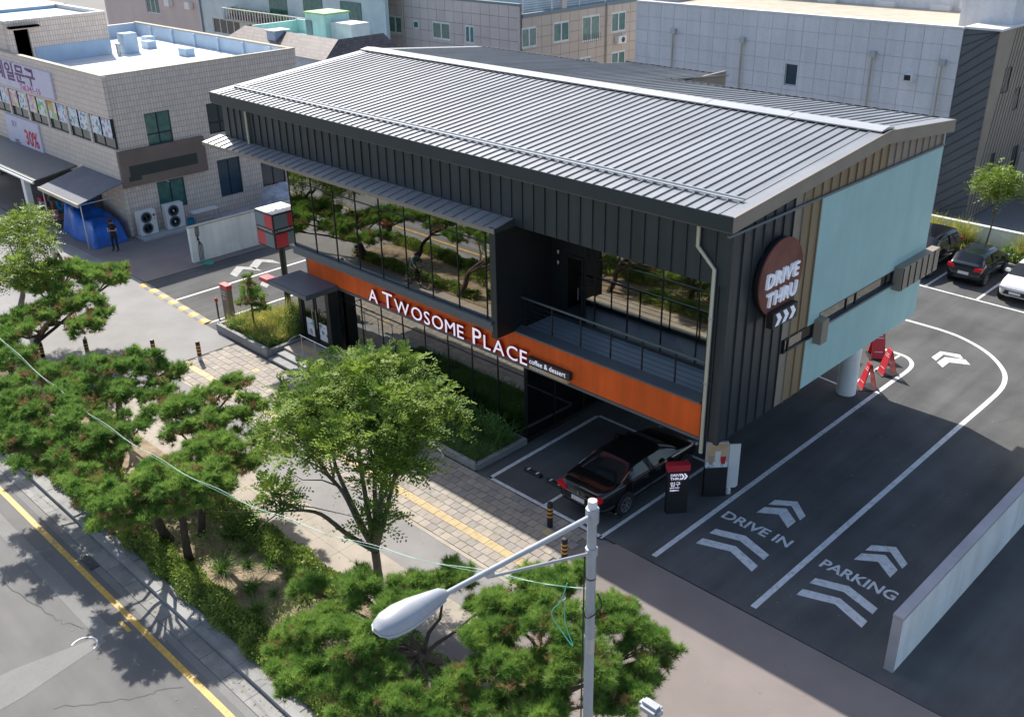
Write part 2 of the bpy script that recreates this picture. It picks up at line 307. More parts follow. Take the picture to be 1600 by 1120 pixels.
for i in range(20):
    for j in range(2):
        x = -21.6+i*.97
        B(x+.004, -8.615+j*.8, -.04, x+.966, -8.615+j*.8+.792, RNG.uniform(-.003, .003)).build('slab', 'beige_concrete', bc)
struct('cycle_lane', B(-21.6, -7.02, -.06, -2.2, -5.56, 0), 'lane')
struct('alley', MB().prism([(-120, -11.89), (-26.62, -11.89), (-26.62, -8.6), (-21.62, -8.6), (-21.6, -2.3), (-24.3, -2.0), (-30.8, -1.55), (-34, -1.5), (-120, -1.9)], 'z', -.055, .0), 'alley')
struct('forecourt', B(-120, -1.49, -.059, -30.9, 60, -.001), 'brown_asphalt')
struct('driveway_crossing', MB().prism([(-2.2, -8.6), (6.02, -8.6), (6.02, -12.3), (60, -12.3), (60, -2.2), (-1.6, -2.2), (-2.2, -2.9)], 'z', -.06, .0), 'brown_asphalt')
lot = struct('parking_lot', MB().prism([(-30.8, -1.48), (-24.3, -1.95), (-24.3, -2.15), (-22.9, -2.15), (-22.9, 0), (-7.25, 0), (-7.25, -2.3), (-6.9, -2.33), (0, -2.15), (8, -2.18), (60, -2.18), (60, 29), (-30.8, 29)], 'z', -.058, .002), 'asphalt')
pav = struct('pavement', B(-21.58, -5.55, -.06, -2.22, -2.32, -.028), 'joint')
pm = [B(.004, .004, -.03, .296, .296, 0).mesh('paver') for _ in range(3)]
for m_, n_ in zip(pm, ('paver', 'paver_warm', 'paver_dark')): m_.materials.append(MATS[n_])
tm_ = MB(); tm_.box(.004, .004, -.03, .296, .296, .001)
for a in range(4): tm_.box(.03+a*.068, .03, .001, .065+a*.068, .27, .006)
tm_ = tm_.mesh('tactile_tile'); tm_.materials.append(MATS['tactile'])
cand = []
for r in range(10):
    y = -5.40+r*.3075
    for c in range(63):
        x = -21.55+c*.3075+(.15 if r % 2 else 0)
        if x+.3 > -2.2 or y+.3 > -2.32: continue
        cand.append((x, y, r, c))
cand.sort(key=lambda q: -q[0]); rest = {k: MB() for k in ('paver', 'paver_warm', 'paver_dark', 'tactile')}
for i, (x, y, r, c) in enumerate(cand):
    tac = r == 2 or (c in (8, 42, 58) and r == 7)
    kx = 0 if RNG.random() < .66 else (1 if RNG.random() < .5 else 2); z = RNG.uniform(-.004, .004)
    if i < 300: put('tactile_tile' if tac else 'paver', tm_ if tac else pm[kx], None, pav, loc=(x, y, z))
    else: rest['tactile' if tac else ('paver', 'paver_warm', 'paver_dark')[kx]].box(x+.004, y+.004, -.03, x+.296, y+.296, z)
for k, m_ in rest.items(): m_.build('paver_field', k, pav)['kind'] = 'stuff'
B(-21.58, -5.55, -.027, -2.22, -5.42, .001).build('edging', 'paver_warm', pav)
# painted markings on the lot
def line(pts, w, parent=lot, mat='white_paint', z=.008, name='painted_line'):
    mb = MB(); P = [Vector((*p, 0)) for p in pts]; L = []; R_ = []
    for i, p in enumerate(P):
        d = (P[min(i+1, len(P)-1)]-P[max(i-1, 0)]).normalized(); n = Vector((-d.y, d.x, 0))*w/2; L.append(p+n); R_.append(p-n)
    for i in range(len(P)-1): mb.add([(L[i].x, L[i].y, z), (R_[i].x, R_[i].y, z), (R_[i+1].x, R_[i+1].y, z), (L[i+1].x, L[i+1].y, z)], [(0, 1, 2, 3)])
    return mb.build(name, mat, parent)
def smooth(pts, n=6):
    P = [np.array(p, float) for p in pts]; out = []
    for i in range(len(P)-1):
        a, b, c, d = P[max(i-1, 0)], P[i], P[i+1], P[min(i+2, len(P)-1)]
        for t in np.linspace(0, 1, n, endpoint=False): out.append(tuple(.5*((2*b)+(-a+c)*t+(2*a-5*b+4*c-d)*t*t+(-a+3*b-3*c+d)*t**3)))
    return out+[tuple(P[-1])]
line([(-.5, -1.93), (-.52, 9.5), (-.52, 12.6)]+smooth([(-.52, 12.6), (-.5, 13.6), (-.58, 14.2), (-.8, 14.6), (-1.2, 14.85), (-2.1, 14.9)]), .16)
line(smooth([(-1.5, 10.9), (-1.42, 13), (-1.32, 14.75)]), .1)
line([(-4.2, 11.2), (-1.6, 10.9)], .09)
line([(2.66, -1.9), (2.64, 11.2)]+smooth([(2.64, 11.2), (2.65, 13.1), (2.62, 14.4), (2.46, 15.3), (2.17, 16.0), (1.7, 16.65), (1.12, 17.22), (.45, 17.67), (-.36, 18.03), (-1.1, 18.17), (-1.8, 18.2), (-4, 18.2)]), .17)
line([(-6.68, -2.28), (-6.78, 3.1)], .14); line([(-6.75, -2.24), (-2.13, -2.24)], .13); line([(-4.39, -2.18), (-4.42, 3.1)], .11); line([(-2.13, -2.3), (-2.13, 3.1)], .12); line([(-6.75, 3.15), (-2.1, 3.15)], .12)
line([(-9, 22.45), (4, 22.2)], .12); line([(-3.73, 22.5), (-3.73, 27.2)], .12); line([(-1.4, 22.4), (-1.4, 27.2)], .12); line([(1.0, 22.35), (1.0, 27.2)], .12); line([(-6.1, 22.5), (-6.1, 27.2)], .12)
line([(-27.7, -1.8), (-27.7, 8)], .13); line([(-24.25, -1.95), (-24.25, 8)], .12)
def chev(pts, dx=0, dy=0, mat='white_paint', sc=1): MB().prism([(p[0]*sc+dx, p[1]*sc+dy) for p in pts], 'z', .0035, .008).build('painted_arrow', mat, lot)
UP = [[(.42, 1.82), (.44, 2.22), (.95, 2.6), (1.49, 2.2), (1.49, 1.76), (.94, 2.18)], [(.45, 2.42), (.46, 2.76), (1.0, 3.14), (1.56, 2.64), (1.55, 2.34), (.99, 2.82)]]
LO = [[(.0, -.64), (.0, -.32), (.9, 0), (1.82, -.34), (1.83, -.66), (.92, -.30)], [(0, .02), (.01, .31), (.82, .61), (1.78, .29), (1.79, 0), (.84, .3)]]
for a in UP: chev(a); chev(a, 3.15, -.12)
for a in LO: chev(a); chev(a, 3.2, -.05)
chev([(-.35, 15.45), (-.33, 16.19), (.35, 16.40), (.6, 16.12), (-.12, 15.99), (-.1, 15.27)]); chev([(.0, 15.14), (.02, 15.8), (.68, 16.11), (1.0, 15.78), (.33, 15.46), (.33, 14.86)])
chev([(-28.8, 1.8), (-29.5, 2.6), (-28.75, 3.1), (-28.0, 3.1), (-28.9, 2.6), (-28.2, 1.8)], mat='worn_white'); chev([(-29.0, 3.0), (-29.7, 3.8), (-28.95, 4.3), (-28.2, 4.3), (-29.1, 3.8), (-28.4, 3.0)], mat='worn_white'); chev([(-26.5, 2.0), (-27.2, 2.8), (-26.45, 3.3), (-25.7, 3.3), (-26.6, 2.8), (-25.9, 2.0)], mat='worn_white')
text('DRIVE IN', .56, 'white_paint', lot, (-.26, .93, .006), FLAT, depth=.002, bold=.012, shear=0, sx=1.0, name='painted_lettering')
text('PARKING', .56, 'white_paint', lot, (2.98, .80, .006), FLAT, depth=.002, bold=.012, sx=.92, name='painted_lettering')
for i in range(2):
    for k in range(2):
        x = (-6.2, -3.95)[k]+i*.95
        w = thing('wheel_stop', ['low black wheel stop with reflectors, nearest the grass bed', 'low black wheel stop in the empty bay, second from the grass bed', 'low black wheel stop behind the left rear wheel of the black sedan', 'low black wheel stop behind the right rear wheel of the black sedan'][k*2+i], 'wheel stop', (x+.3, -1.15, 0), 'wheel stops in the parking bays')
        MB().prism([(-1.23, .004), (-1.05, .004), (-1.09, .10), (-1.19, .10)], 'x', x, x+.68).build('rubber_block', 'black_plastic', w)
        for q in (.12, .5): B(x+q, -1.205, .1005, x+q+.06, -1.07, .106).build('reflector', 'white_plastic', w)
bump = thing('speed_bump', 'low yellow and grey speed bump across the exit lane', 'speed bump', (-27.5, -1.85, 0))
for i in range(13):
    x0 = -30.65+i*.49; y0 = -1.72-.0+i*-.022
    MB().prism([(y0-.22, .003), (y0+.22, .003), (y0+.12, .055), (y0-.12, .055)], 'x', x0, x0+.485).build('segment', 'yellow_paint' if i % 2 == 0 else 'gutter', bump)

# ------------------------------------------------------------------ the cafe
cafe = thing('cafe_building', 'charcoal metal cafe with standing seam roof, orange band and large bronzed windows', 'building', (-12, 6, 0))
XL, XR, YE, RY = -24.3, .15, -.3, 7.65
zt = lambda y: 9.47+.09*(y-YE) if y <= RY else 9.47+.09*(RY-YE)-.1*(y-RY)
rz = zt(RY)
roof = MB().prism([(YE+.02, zt(YE)-.02), (RY, rz-.02), (RY, rz-.16), (YE+.02, zt(YE)-.16)], 'x', XL+.02, XR-.02).build('front_roof', 'dark_metal', cafe)
PW = .3375
def roofpanel(L, w=PW): return MB().box(0, 0, -.012, w-.012, L, .006).box(w-.024, 0, -.012, w, L, .046)
nf = int((XR-XL-.5)/PW); x0 = XL+.25+((XR-XL-.5)-nf*PW)/2
Lf = math.hypot(RY-YE, rz-zt(YE)); pmf = roofpanel(Lf).mesh('roof_panel'); sf = math.atan(.09)
for i in range(nf): put('roof_panel', pmf, 'roof_metal', roof, loc=(x0+i*PW, YE, zt(YE)), rot=(sf, 0, 0))
rb = MB(); secs = [(-24.28, -16.6, 14.4), (-16.6, -11.3, 16.4), (-11.3, .13, 12.3)]
for a, b, y in secs: rb.prism([(RY, rz-.02), (y-.02, zt(y)-.02), (y-.02, zt(y)-.16), (RY, rz-.16)], 'x', a+(.005 if a > -24 else 0), b)
rback = rb.build('rear_roof', 'dark_metal', cafe); sb = -math.atan(.1); pms = {}
for i in range(nf):
    xx = x0+i*PW; y = [s[2] for s in secs if s[0]-.4 <= xx][-1]
    if xx > -11.3: y = 12.3
    elif xx > -16.6: y = 16.4
    else: y = 14.4
    if y not in pms: pms[y] = roofpanel(math.hypot(y-RY, .1*(y-RY))).mesh('roof_panel')
    put('roof_panel', pms[y], 'roof_metal', rback, loc=(xx, RY, rz), rot=(sb, 0, 0))
for a, b, y in secs: B(a, y, zt(y)-.35, b, y+.05, zt(y)+.05).build('rear_fascia', 'fascia_metal', cafe)
B(-11.29, 12.36, 8.9, -11.2, 16.4, 9.5).build('roof_step', 'brown_panel', cafe)
rc = MB().prism([(RY-.02, rz-.05), (RY+.02, rz-.05), (RY+.02, rz), (RY-.02, rz)], 'x', XL, XR).build('ridge_batten', 'dark_metal', cafe)
rcm = MB().prism([(-.40, .03), (-.40, .065), (-.05, .115), (.05, .115), (.40, .06), (.40, .025)], 'x', 0, 3.02).mesh('ridge_cap')
for i in range(8): put('ridge_cap', rcm, 'ridge_metal', cafe, loc=(XL+.02+i*3.05, RY, rz-.005))
for xa, xb in ((XL, x0+.002), (x0+nf*PW+.002, XR)):
    MB().prism([(YE, zt(YE)+.03), (RY-.4, zt(RY-.4)+.03), (RY-.4, zt(RY-.4)-.02), (YE, zt(YE)-.02)], 'x', xa, xb).build('verge_flashing', 'roof_metal', cafe)
    MB().prism([(RY+.4, zt(RY+.4)+.03), (12.3 if xa > -5 else 14.4, zt(12.3 if xa > -5 else 14.4)+.03), (12.3 if xa > -5 else 14.4, zt(12.3 if xa > -5 else 14.4)-.02), (RY+.4, zt(RY+.4)-.02)], 'x', xa, xb).build('verge_flashing', 'roof_metal', cafe)
sg = MB()
for dz in (.075,): sg.bar((XL+.3, .62, zt(.62)+dz), (XR-.35, .62, zt(.62)+dz), .10, .035).bar((XL+.3, .68, zt(.68)+.11), (XR-.35, .68, zt(.68)+.11), .03, .05)
for i in range(0, nf, 2): sg.box(x0+i*PW-.04, .58, zt(.6)+.03, x0+i*PW+.0, .70, zt(.6)+.07)
sg.build('snow_guard', 'galvanised', cafe)
B(XL-.02, YE-.03, 9.10, XR+.005, YE+.0, 9.49).build('front_fascia', 'fascia_metal', cafe)
B(XL, YE, 9.05, XR-.03, 0.0, 9.13).build('eaves_soffit', 'soffit', cafe)
def gablefascia(x, xx, ye):
    return MB().prism([(YE-.03, zt(YE)+.028), (RY, rz+.03), (ye, zt(ye)+.028), (ye, zt(ye)-.36), (RY, rz-.37), (YE-.03, zt(YE)-.37)], 'x', x, xx)
gablefascia(XR, XR+.04, 12.34).build('gable_fascia', 'brown_panel', cafe)['label'] = 'brown grey fascia board along the gable'
gablefascia(XL-.04, XL, 14.44).build('gable_fascia', 'fascia_metal', cafe)
# seamed walls
fw = B(-24.1, .03, 7.52, -.02, .2, 9.3).build('front_wall', 'dark_metal', cafe)
def wallpanel(w, h): return MB().box(0, 0, 0, w-.018, .03, h).box(w-.026, -.035, 0, w-.004, .03, h)
wm = wallpanel(.455, 1.58).mesh('wall_panel')
for i in range(53): put('wall_panel', wm, 'wall_metal', fw, loc=(-24.1+i*.4545, 0, 7.5))
pil = B(-.58, .05, 2.95, -.02, .3, 7.5).build('corner_pier', 'dark_metal', cafe)
wm2 = wallpanel(.28, 4.56).mesh('wall_panel')
for i in range(2): put('wall_panel', wm2, 'wall_metal', pil, loc=(-.575+i*.29, 0, 2.94))
gw = B(-.2, .07, 2.95, -.03, 12.0, 9.3).build('gable_wall', 'dark_metal', cafe)
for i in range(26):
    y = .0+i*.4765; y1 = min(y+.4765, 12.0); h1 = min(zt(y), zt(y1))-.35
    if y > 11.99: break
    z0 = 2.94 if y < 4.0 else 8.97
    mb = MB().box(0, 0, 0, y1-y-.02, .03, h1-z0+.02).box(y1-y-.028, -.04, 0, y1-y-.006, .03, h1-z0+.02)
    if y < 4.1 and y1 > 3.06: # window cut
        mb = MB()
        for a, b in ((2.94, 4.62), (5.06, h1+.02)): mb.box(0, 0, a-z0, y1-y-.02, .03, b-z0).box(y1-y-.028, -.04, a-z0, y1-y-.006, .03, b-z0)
    put('wall_panel', mb.mesh('wall_panel'), 'wall_metal' if y < 2.6 else ('brown_panel' if y < 3.2 or y > 8 else 'bronze_reflection'), gw, loc=(0, y, z0), rot=(0, 0, math.pi/2))  # charcoal, brown and golden steps paint the warm reflected light along the gable
B(-.10, -.045, 2.93, .035, .06, 9.09).build('corner_trim', 'wall_metal', cafe)
B(.0, -.3, 8.93, .07, 12.1, 9.0).build('gable_rail', 'sill_metal', cafe)
tl = B(-.03, 4.30, 3.02, .045, 4.70, 4.60).box(-.03, 4.702, 3.02, .045, 12.02, 4.86).build('teal_render', 'teal', cafe); tl['label'] = 'teal rendered wall panel below the strip window'
tu = B(-.03, 4.30, 5.30, .045, 12.02, 8.93).box(-.03, 4.30, 5.07, .045, 4.94, 5.298).build('teal_render', 'teal', cafe); tu['label'] = 'teal rendered wall panel above the strip window'
def window_strip(y0, y1, z0, z1, muls):
    f = MB().box(-.02, y0, z0, .05, y1, z0+.05).box(-.02, y0, z1-.03, .05, y1, z1).box(-.02, y0, z0+.05, .05, y0+.04, z1-.03).box(-.02, y1-.04, z0+.05, .05, y1, z1-.03)
    for m_ in muls: f.box(-.02, m_-.02, z0+.05, .04, m_+.02, z1-.03)
    w = f.build('strip_window', 'frame_metal', cafe); ys = [y0+.04]+list(muls)+[y1-.04]
    for a, b in zip(ys, ys[1:]): B(-.005, a+.02, z0+.05, .005, b-.02, z1-.03).build('pane', 'bronze_glass', w)
window_strip(4.95, 9.72, 4.86, 5.30, (6.65, 7.25, 9.3)); window_strip(3.05, 4.68, 4.62, 5.06, (3.3,))
B(.0, 4.68, 4.42, .32, 5.06, 5.18).build('window_hood', 'brown_panel', cafe)
hd = B(.045, 9.72, 4.62, .34, 12.5, 5.42).build('window_hood', 'brown_panel', cafe)
for i in range(6): B(.34, 9.78+i*.46, 4.64, .37, 9.80+i*.46, 5.40).build('seam', 'frame_metal', hd)
B(.045, 4.9, 4.80, .13, 9.7, 4.86).build('window_sill', 'sill_metal', cafe)
B(-24.1, 11.95, 7.5, -.02, 12.1, 9.5).build('rear_wall', 'wall_metal', cafe); B(-18.75, 11.9, 2.95, -.02, 12.05, 7.5).build('rear_wall', 'wall_metal', cafe)
B(-24.14, .03, 7.5, -24.0, 12.0, 9.4).build('end_wall', 'wall_metal', cafe)
B(-24.0, .2, 7.44, -18.8, 11.9, 7.52).build('porch_soffit', 'soffit', cafe)
# glazed upper box
GY = -.7; gx_ = [-18.75, -17.33, -16.02, -14.72, -13.4, -12.07, -10.78, -9.5, -8.21, -7.90]
box = MB().box(-18.8, GY-.1, 4.18, -7.86, 0, 4.48).build('window_sill', 'sill_metal', cafe)
MB().box(-18.95, GY-.16, 4.40, -7.88, GY+.02, 4.50).build('sill_flashing', 'sill_metal', cafe)
B(-7.9, GY-.06, 3.98, -7.72, 2.6, 7.55).build('box_end_wall', 'black_cladding', cafe)
B(-7.95, GY-.08, 3.96, -7.70, GY-.055, 7.6).build('box_corner_trim', 'wall_metal', cafe)
def curtain(xs, y, z0, zt_, z1, name, mat='bronze_glass', d=.06):
    for i, x in enumerate(xs): B(x-.016, y-.012, z0, x+.016, y+.08, z1).build('mullion', 'frame_metal', cafe)
    B(xs[0], y-.010, zt_-.016, xs[-1], y+.07, zt_+.016).build('transom', 'frame_metal', cafe)
    B(xs[0], y-.03, z1-.05, xs[-1], y+.07, z1).build('head_frame', 'frame_metal', cafe); B(xs[0], y-.03, z0, xs[-1], y+.07, z0+.05).build('bottom_frame', 'frame_metal', cafe)
    for a, b in zip(xs, xs[1:]):
        for p, q in ((z0+.05, zt_-.02), (zt_+.02, z1-.05)):
            t = RNG.uniform(-.0035, .0035); u = RNG.uniform(-.0025, .0025)
            mb = MB().add([(a+.022, y+.01+t, p), (b-.022, y+.01-t, p), (b-.022, y+.01-t+u, q), (a+.022, y+.01+t+u, q), (a+.022, y+.025+t, p), (b-.022, y+.025-t, p), (b-.022, y+.025-t+u, q), (a+.022, y+.025+t+u, q)], [(0,1,2,3),(7,6,5,4),(0,4,5,1),(1,5,6,2),(2,6,7,3),(3,7,4,0)])
            mb.build('pane', mat, cafe)
curtain(gx_, GY, 4.48, 7.03, 7.46, 'upper')
for ya, yb in ((GY+.05, 1.0), (1.04, 2.6)): B(-18.775, ya, 4.5, -18.76, yb, 7.45).build('side_pane', 'clear_glass', cafe)
B(-18.80, 1.0, 4.48, -18.73, 1.04, 7.45).build('mullion', 'frame_metal', cafe)
B(-18.8, 2.6, 4.1, -18.7, 11.9, 7.5).build('side_wall', 'wall_metal', cafe)
cn = MB().prism([(-.82, 7.46), (-.82, 7.55), (.02, 7.70), (.02, 7.46)], 'x', -24.55, -7.68).build('canopy', 'dark_metal', cafe)
cpm = MB().box(0, 0, 0, .438, .85, .012).box(.425, 0, 0, .447, .85, .05).mesh('canopy_panel')
for i in range(37): put('canopy_panel', cpm, 'roof_metal', cn, loc=(-24.55+i*.4555, -.825, 7.552), rot=(math.atan(.15/.84), 0, 0))
B(-24.56, -.85, 7.44, -7.67, -.822, 7.56).build('canopy_edge', 'brown_panel', cafe)
# orange band and balcony
for i in range(8):
    xa = -19.15+i*2.325; B(xa+.002, -.0, 2.95, xa+2.323, .18, 3.97).build('orange_panel', 'orange', cafe)
B(-19.17, -.03, 2.86, -.56, .2, 2.948).build('band_lip', 'sill_metal', cafe)
B(-19.22, -.02, 2.86, -19.16, 6, 4.2).build('end_cap', 'concrete', cafe)
MB().prism([(-.04, 3.975), (-.04, 4.03), (.3, 4.14), (.3, 3.975)], 'x', -7.7, -.6).build('balcony_sill', 'sill_metal', cafe)
bf = B(-7.7, .3, 3.86, -.6, 1.75, 4.0).build('balcony_floor', 'balcony_tile', cafe)
rail = MB(); posts = [-7.55+1.165*i for i in range(7)]
R1 = thing('balcony_railing', 'thin dark steel railing along the upper balcony', 'railing', (-4, .3, 4.0))
for x in posts: B(x-.018, .30, 4.1, x+.018, .34, 5.06).build('post', 'frame_metal', R1)
B(-7.7, .29, 5.05, -.62, .35, 5.10).build('handrail', 'sill_metal', R1)
for k in range(5): MB().tube([(-7.68, .32, 4.25+k*.16), (-.63, .32, 4.25+k*.16)], .008, 6).build('rod', 'frame_metal', R1)
B(-7.72, 1.75, 4.0, -6.3, 1.9, 7.5).build('recess_wall', 'black_cladding', cafe)
B(-.62, .2, 4.0, -.55, 1.7, 7.5).build('recess_side', 'wall_metal', cafe)
dr = B(-7.05, 1.71, 4.02, -6.35, 1.75, 6.3).build('balcony_door', 'frame_metal', cafe); B(-6.98, 1.695, 4.3, -6.42, 1.706, 6.2).build('door_pane', 'grey_glass', dr); MB().tube([(-6.5, 1.65, 4.9), (-6.5, 1.65, 5.3)], .015, 6).build('handle', 'steel', dr)
rx = [-6.28, -5.9, -4.6, -3.32, -2.05, -.62]
curtain(rx, 1.75, 4.05, 6.4, 7.46, 'recess', 'bronze_glass')
for z in (5.9, 6.25):
    l_ = MB().lathe([(.03, 0), (.06, .12), (.0, .121)], 8, (-7.35, 1.66, z)); l_.build('wall_light', 'steel', cafe)
# ground floor
gg = [-17.25, -16.02, -14.8, -13.57, -12.34, -11.12, -9.9, -8.66, -7.42]
curtain(gg, .12, .16, 2.42, 2.87, 'ground')
B(-19.15, .05, 0, -7.38, .3, .16).build('plinth', 'concrete', cafe)
for a, b in ((.2, 1.5), (1.56, 3.0), (3.06, 4.5)): B(-7.40, a, .2, -7.385, b, 2.86).build('side_pane', 'grey_glass', cafe)
for a in (.17, 1.53, 3.03, 4.5): B(-7.43, a-.03, .16, -7.36, a+.03, 2.87).build('mullion', 'frame_metal', cafe)
B(-7.5, .1, 0, -7.3, 4.5, .16).build('plinth', 'black_cladding', cafe)
B(-7.5, 4.53, 0, -7.3, 11.9, 2.87).build('side_wall', 'black_cladding', cafe)
B(-19.2, .3, 0, -19.1, 11.9, 2.87).build('side_wall', 'concrete', cafe); B(-19.1, 11.8, 0, -7.5, 11.95, 2.87).build('rear_wall', 'concrete', cafe)
B(-7.3, .22, 2.88, -.22, 11.9, 2.94).build('undercroft_soffit', 'soffit', cafe)
B(-18.7, .2, 3.70, -7.75, 11.8, 4.1).build('upper_floor', 'wood_floor', cafe); B(-18.65, GY+.1, 7.5, -7.95, .01, 7.56).build('upper_ceiling', 'interior', cafe); B(-18.65, .21, 7.5, -.3, 11.8, 7.56).build('upper_ceiling', 'interior', cafe)
B(-7.7, 1.95, 3.70, -.3, 11.8, 4.05).build('upper_floor', 'wood_floor', cafe)
B(-18.65, 6.5, 4.1, -.3, 6.6, 7.5).build('interior_wall', 'interior', cafe); B(-19.0, 6.0, .1, -7.6, 6.1, 2.86).build('interior_wall', 'interior', cafe); B(-19.05, .3, .05, -7.55, 6, .12).build('ground_floor', 'wood_floor', cafe)
for x, y in ((-1.35, 10.55), (-6.6, 10.55)): MB().tube([(x, y, 0), (x, y, 2.88)], .34, 28).build('column', 'wall_white', cafe, smooth=True)
def pipe(pts, r, lab):
    p = thing('downpipe', lab, 'pipe', pts[-1])
    MB().tube(pts, r, 10).build('tube', 'cream_pipe', p, smooth=True)
    for q in (.25, .6): 
        a = Vector(pts[-2]).lerp(Vector(pts[-1]), q); MB().tube([a-Vector((0, 0, .03)), a+Vector((0, 0, .03))], r*1.25, 10).build('bracket', 'galvanised', p)
pipe([(-.98, -.09, 9.1), (-.98, -.09, 8.45), (-.43, -.09, 7.95), (-.43, -.09, 2.55)], .055, 'cream downpipe with a bend on the front corner of the cafe')
pipe([(-22.2, -.09, 9.1), (-22.2, -.09, 8.4), (-22.2, -.09, 7.7)], .05, 'short cream downpipe above the far end of the canopy')
# entrance vestibule
ev = thing('entrance_porch', 'dark steel entrance porch with flat canopy and glazed doors', 'porch', (-18.3, -.3, 0))
MB().prism([(-19.75, -1.5), (-17.2, -1.5), (-17.2, 0), (-19.75, 0)], 'z', 2.84, 3.0).build('canopy', 'sill_metal', ev)
B(-19.72, -1.47, 3.0, -17.23, -.02, 3.03).build('canopy_top', 'awning', ev)
B(-20.35, -1.52, 2.86, -19.76, -1.12, 3.02).build('canopy_sign', 'red_plastic', ev)
for x in (-19.25, -17.35): B(x-.1, -.5, .3, x+.1, -.02, 2.84).build('post', 'frame_metal', ev)
dd = [(-19.13, -18.33), (-18.27, -17.47)]
for i, (a, b) in enumerate(dd):
    f = MB().box(a, -.46, .32, a+.07, -.4, 2.8).box(b-.07, -.46, .32, b, -.4, 2.8).box(a+.07, -.46, .32, b-.07, -.4, .5).box(a+.07, -.46, 2.7, b-.07, -.4, 2.8).build('door', 'frame_metal', ev)
    B(a+.07, -.435, .5, b-.07, -.425, 2.7).build('pane', 'grey_glass', f)
    B(a+.14, -.445, .62, b-.16, -.438, 1.35).build('poster', ('poster_blue', 'poster_white')[i], f)
    MB().tube([(b-.1 if i == 0 else a+.1, -.52, 1.1), (b-.1 if i == 0 else a+.1, -.52, 1.9)], .015, 6).build('handle', 'steel', f)
ld = thing('entrance_steps', 'pale stone landing and two steps before the cafe entrance', 'steps', (-17.6, -1.2, 0))
B(-19.2, -1.5, 0, -15.6, .04, .3).build('landing', 'paver_warm', ld); B(-19.2, -1.87, 0, -15.6, -1.502, .2).build('step', 'kerbstone', ld); B(-19.2, -2.25, 0, -15.6, -1.872, .1).build('step', 'kerbstone', ld)
B(-18.9, -1.1, .3, -17.4, -.8, .304).build('doormat_strip', 'tactile', ld)
hr = thing('entrance_handrail', 'bent steel handrail beside the entrance steps', 'handrail', (-17.8, -1.6, .2))
MB().tube([(-18.15, -2.0, .95), (-18.15, -1.75, 1.1), (-18.1, -1.4, 1.15), (-16.1, -1.4, 1.15)], .02, 8).build('rail', 'steel', hr, smooth=True)
for x in (-18.0, -17.1, -16.2): MB().tube([(x, -1.4, .3), (x, -1.4, 1.15)], .016, 8).build('post', 'steel', hr)
# signs on the cafe
ls = thing('cafe_sign', 'row of white channel letters with red edges on the orange band', 'sign', (-11.2, -.1, 3.0))
B(-15.3, -.035, 3.02, -7.05, -.004, 3.10).build('letter_rail', 'red_side', ls)
SPEC = [(ch, .86 if (k == 0 and len(w_) > 1) else .70) for w_ in ('A', 'TWOSOME', 'PLACE') for k, ch in enumerate(w_)]; SPACE = {1: .2, 8: .34}
def glyph(ch, s_, d, b_):
    me = text_mesh(ch, s_, d, b_); xs_ = [v.co.x for v in me.vertices]; return me, min(xs_), max(xs_)
tot = sum(g_[2]-g_[1] for g_ in (glyph(c, s, .03, 0) for c, s in SPEC)); sc = (8.05-.54-.11*(len(SPEC)-1))/tot; x = -15.16
for i, (ch, s_) in enumerate(SPEC):
    x += SPACE.get(i, 0); me, mn, mx_ = glyph(ch, s_, .035, .010); me2 = text_mesh(ch, s_, .004, 0)
    o = put('letter', me, 'red_side', ls, loc=(x-mn*sc, -.085, 3.03), rot=FRONT); o.scale = (sc, 1, 1)
    o2 = put('letter_face', me2, 'letter_white', o); o2.location = (0, 0, .04); x += (mx_-mn-.02)*sc+.11
ss = thing('subtitle_sign', 'small dark box sign with white lettering under the orange band', 'sign', (-6.2, -.1, 3.0))
B(-7.0, -.16, 3.12, -5.25, -.002, 3.38).build('box', 'fascia_metal', ss)
text('coffee & dessert', .25, 'letter_white', ss, (-6.93, -.163, 3.19), FRONT, .003, sx=.93)
B(-6.98, -.12, 2.97, -5.35, -.002, 3.10).build('plate', 'poster_tan', ss); text('투썸플레이스', .14, 'print_white', ss, (-6.93, -.123, 2.99), FRONT, .002, sx=.95)
ds = thing('drive_thru_disc_sign', 'round dark sign with white lettering and chevrons on the gable', 'sign', (.1, 2.15, 7.25))
MB().lathe([(1.02, .05), (1.08, .06), (1.08, .2), (1.05, .22), (0, .2201)], 56, (0, 2.15, 7.28), Matrix(((0,0,1),(1,0,0),(0,1,0)))).build('disc', 'black_cladding', ds)
MB().lathe([(1.083, .18), (1.086, .18), (1.086, .225), (1.05, .226)], 56, (0, 2.15, 7.28), Matrix(((0,0,1),(1,0,0),(0,1,0)))).build('rim', 'rust', ds)
MB().lathe([(0, .2202), (1.04, .2203), (1.04, .222), (0, .2221)], 56, (0, 2.15, 7.28), Matrix(((0,0,1),(1,0,0),(0,1,0)))).build('face', 'disc_face', ds)
for s_, z, y in (('DRIVE', 7.16, 1.33), ('THRU', 6.60, 1.42)):
    xx = y
    for ch in s_:
        me = text_mesh(ch, .55, .035, .012, shear=.1); xs_ = [v.co.x for v in me.vertices]
        o = put('letter', me, 'letter_shade_blue', ds, loc=(.27, xx-min(xs_), z), rot=SIDE); xx += max(xs_)-min(xs_)+.035
B(.22, 1.6, 5.97, .42, 2.85, 6.42).build('arrow_box', 'black_plastic', ds)
for k in range(3):
    y = 1.72+k*.36; MB().prism([(y, 6.02), (y+.17, 6.02), (y+.32, 6.2), (y+.17, 6.38), (y, 6.38), (y+.13, 6.2)], 'x', .42, .43).build('arrow', 'letter_shade_blue', ds)
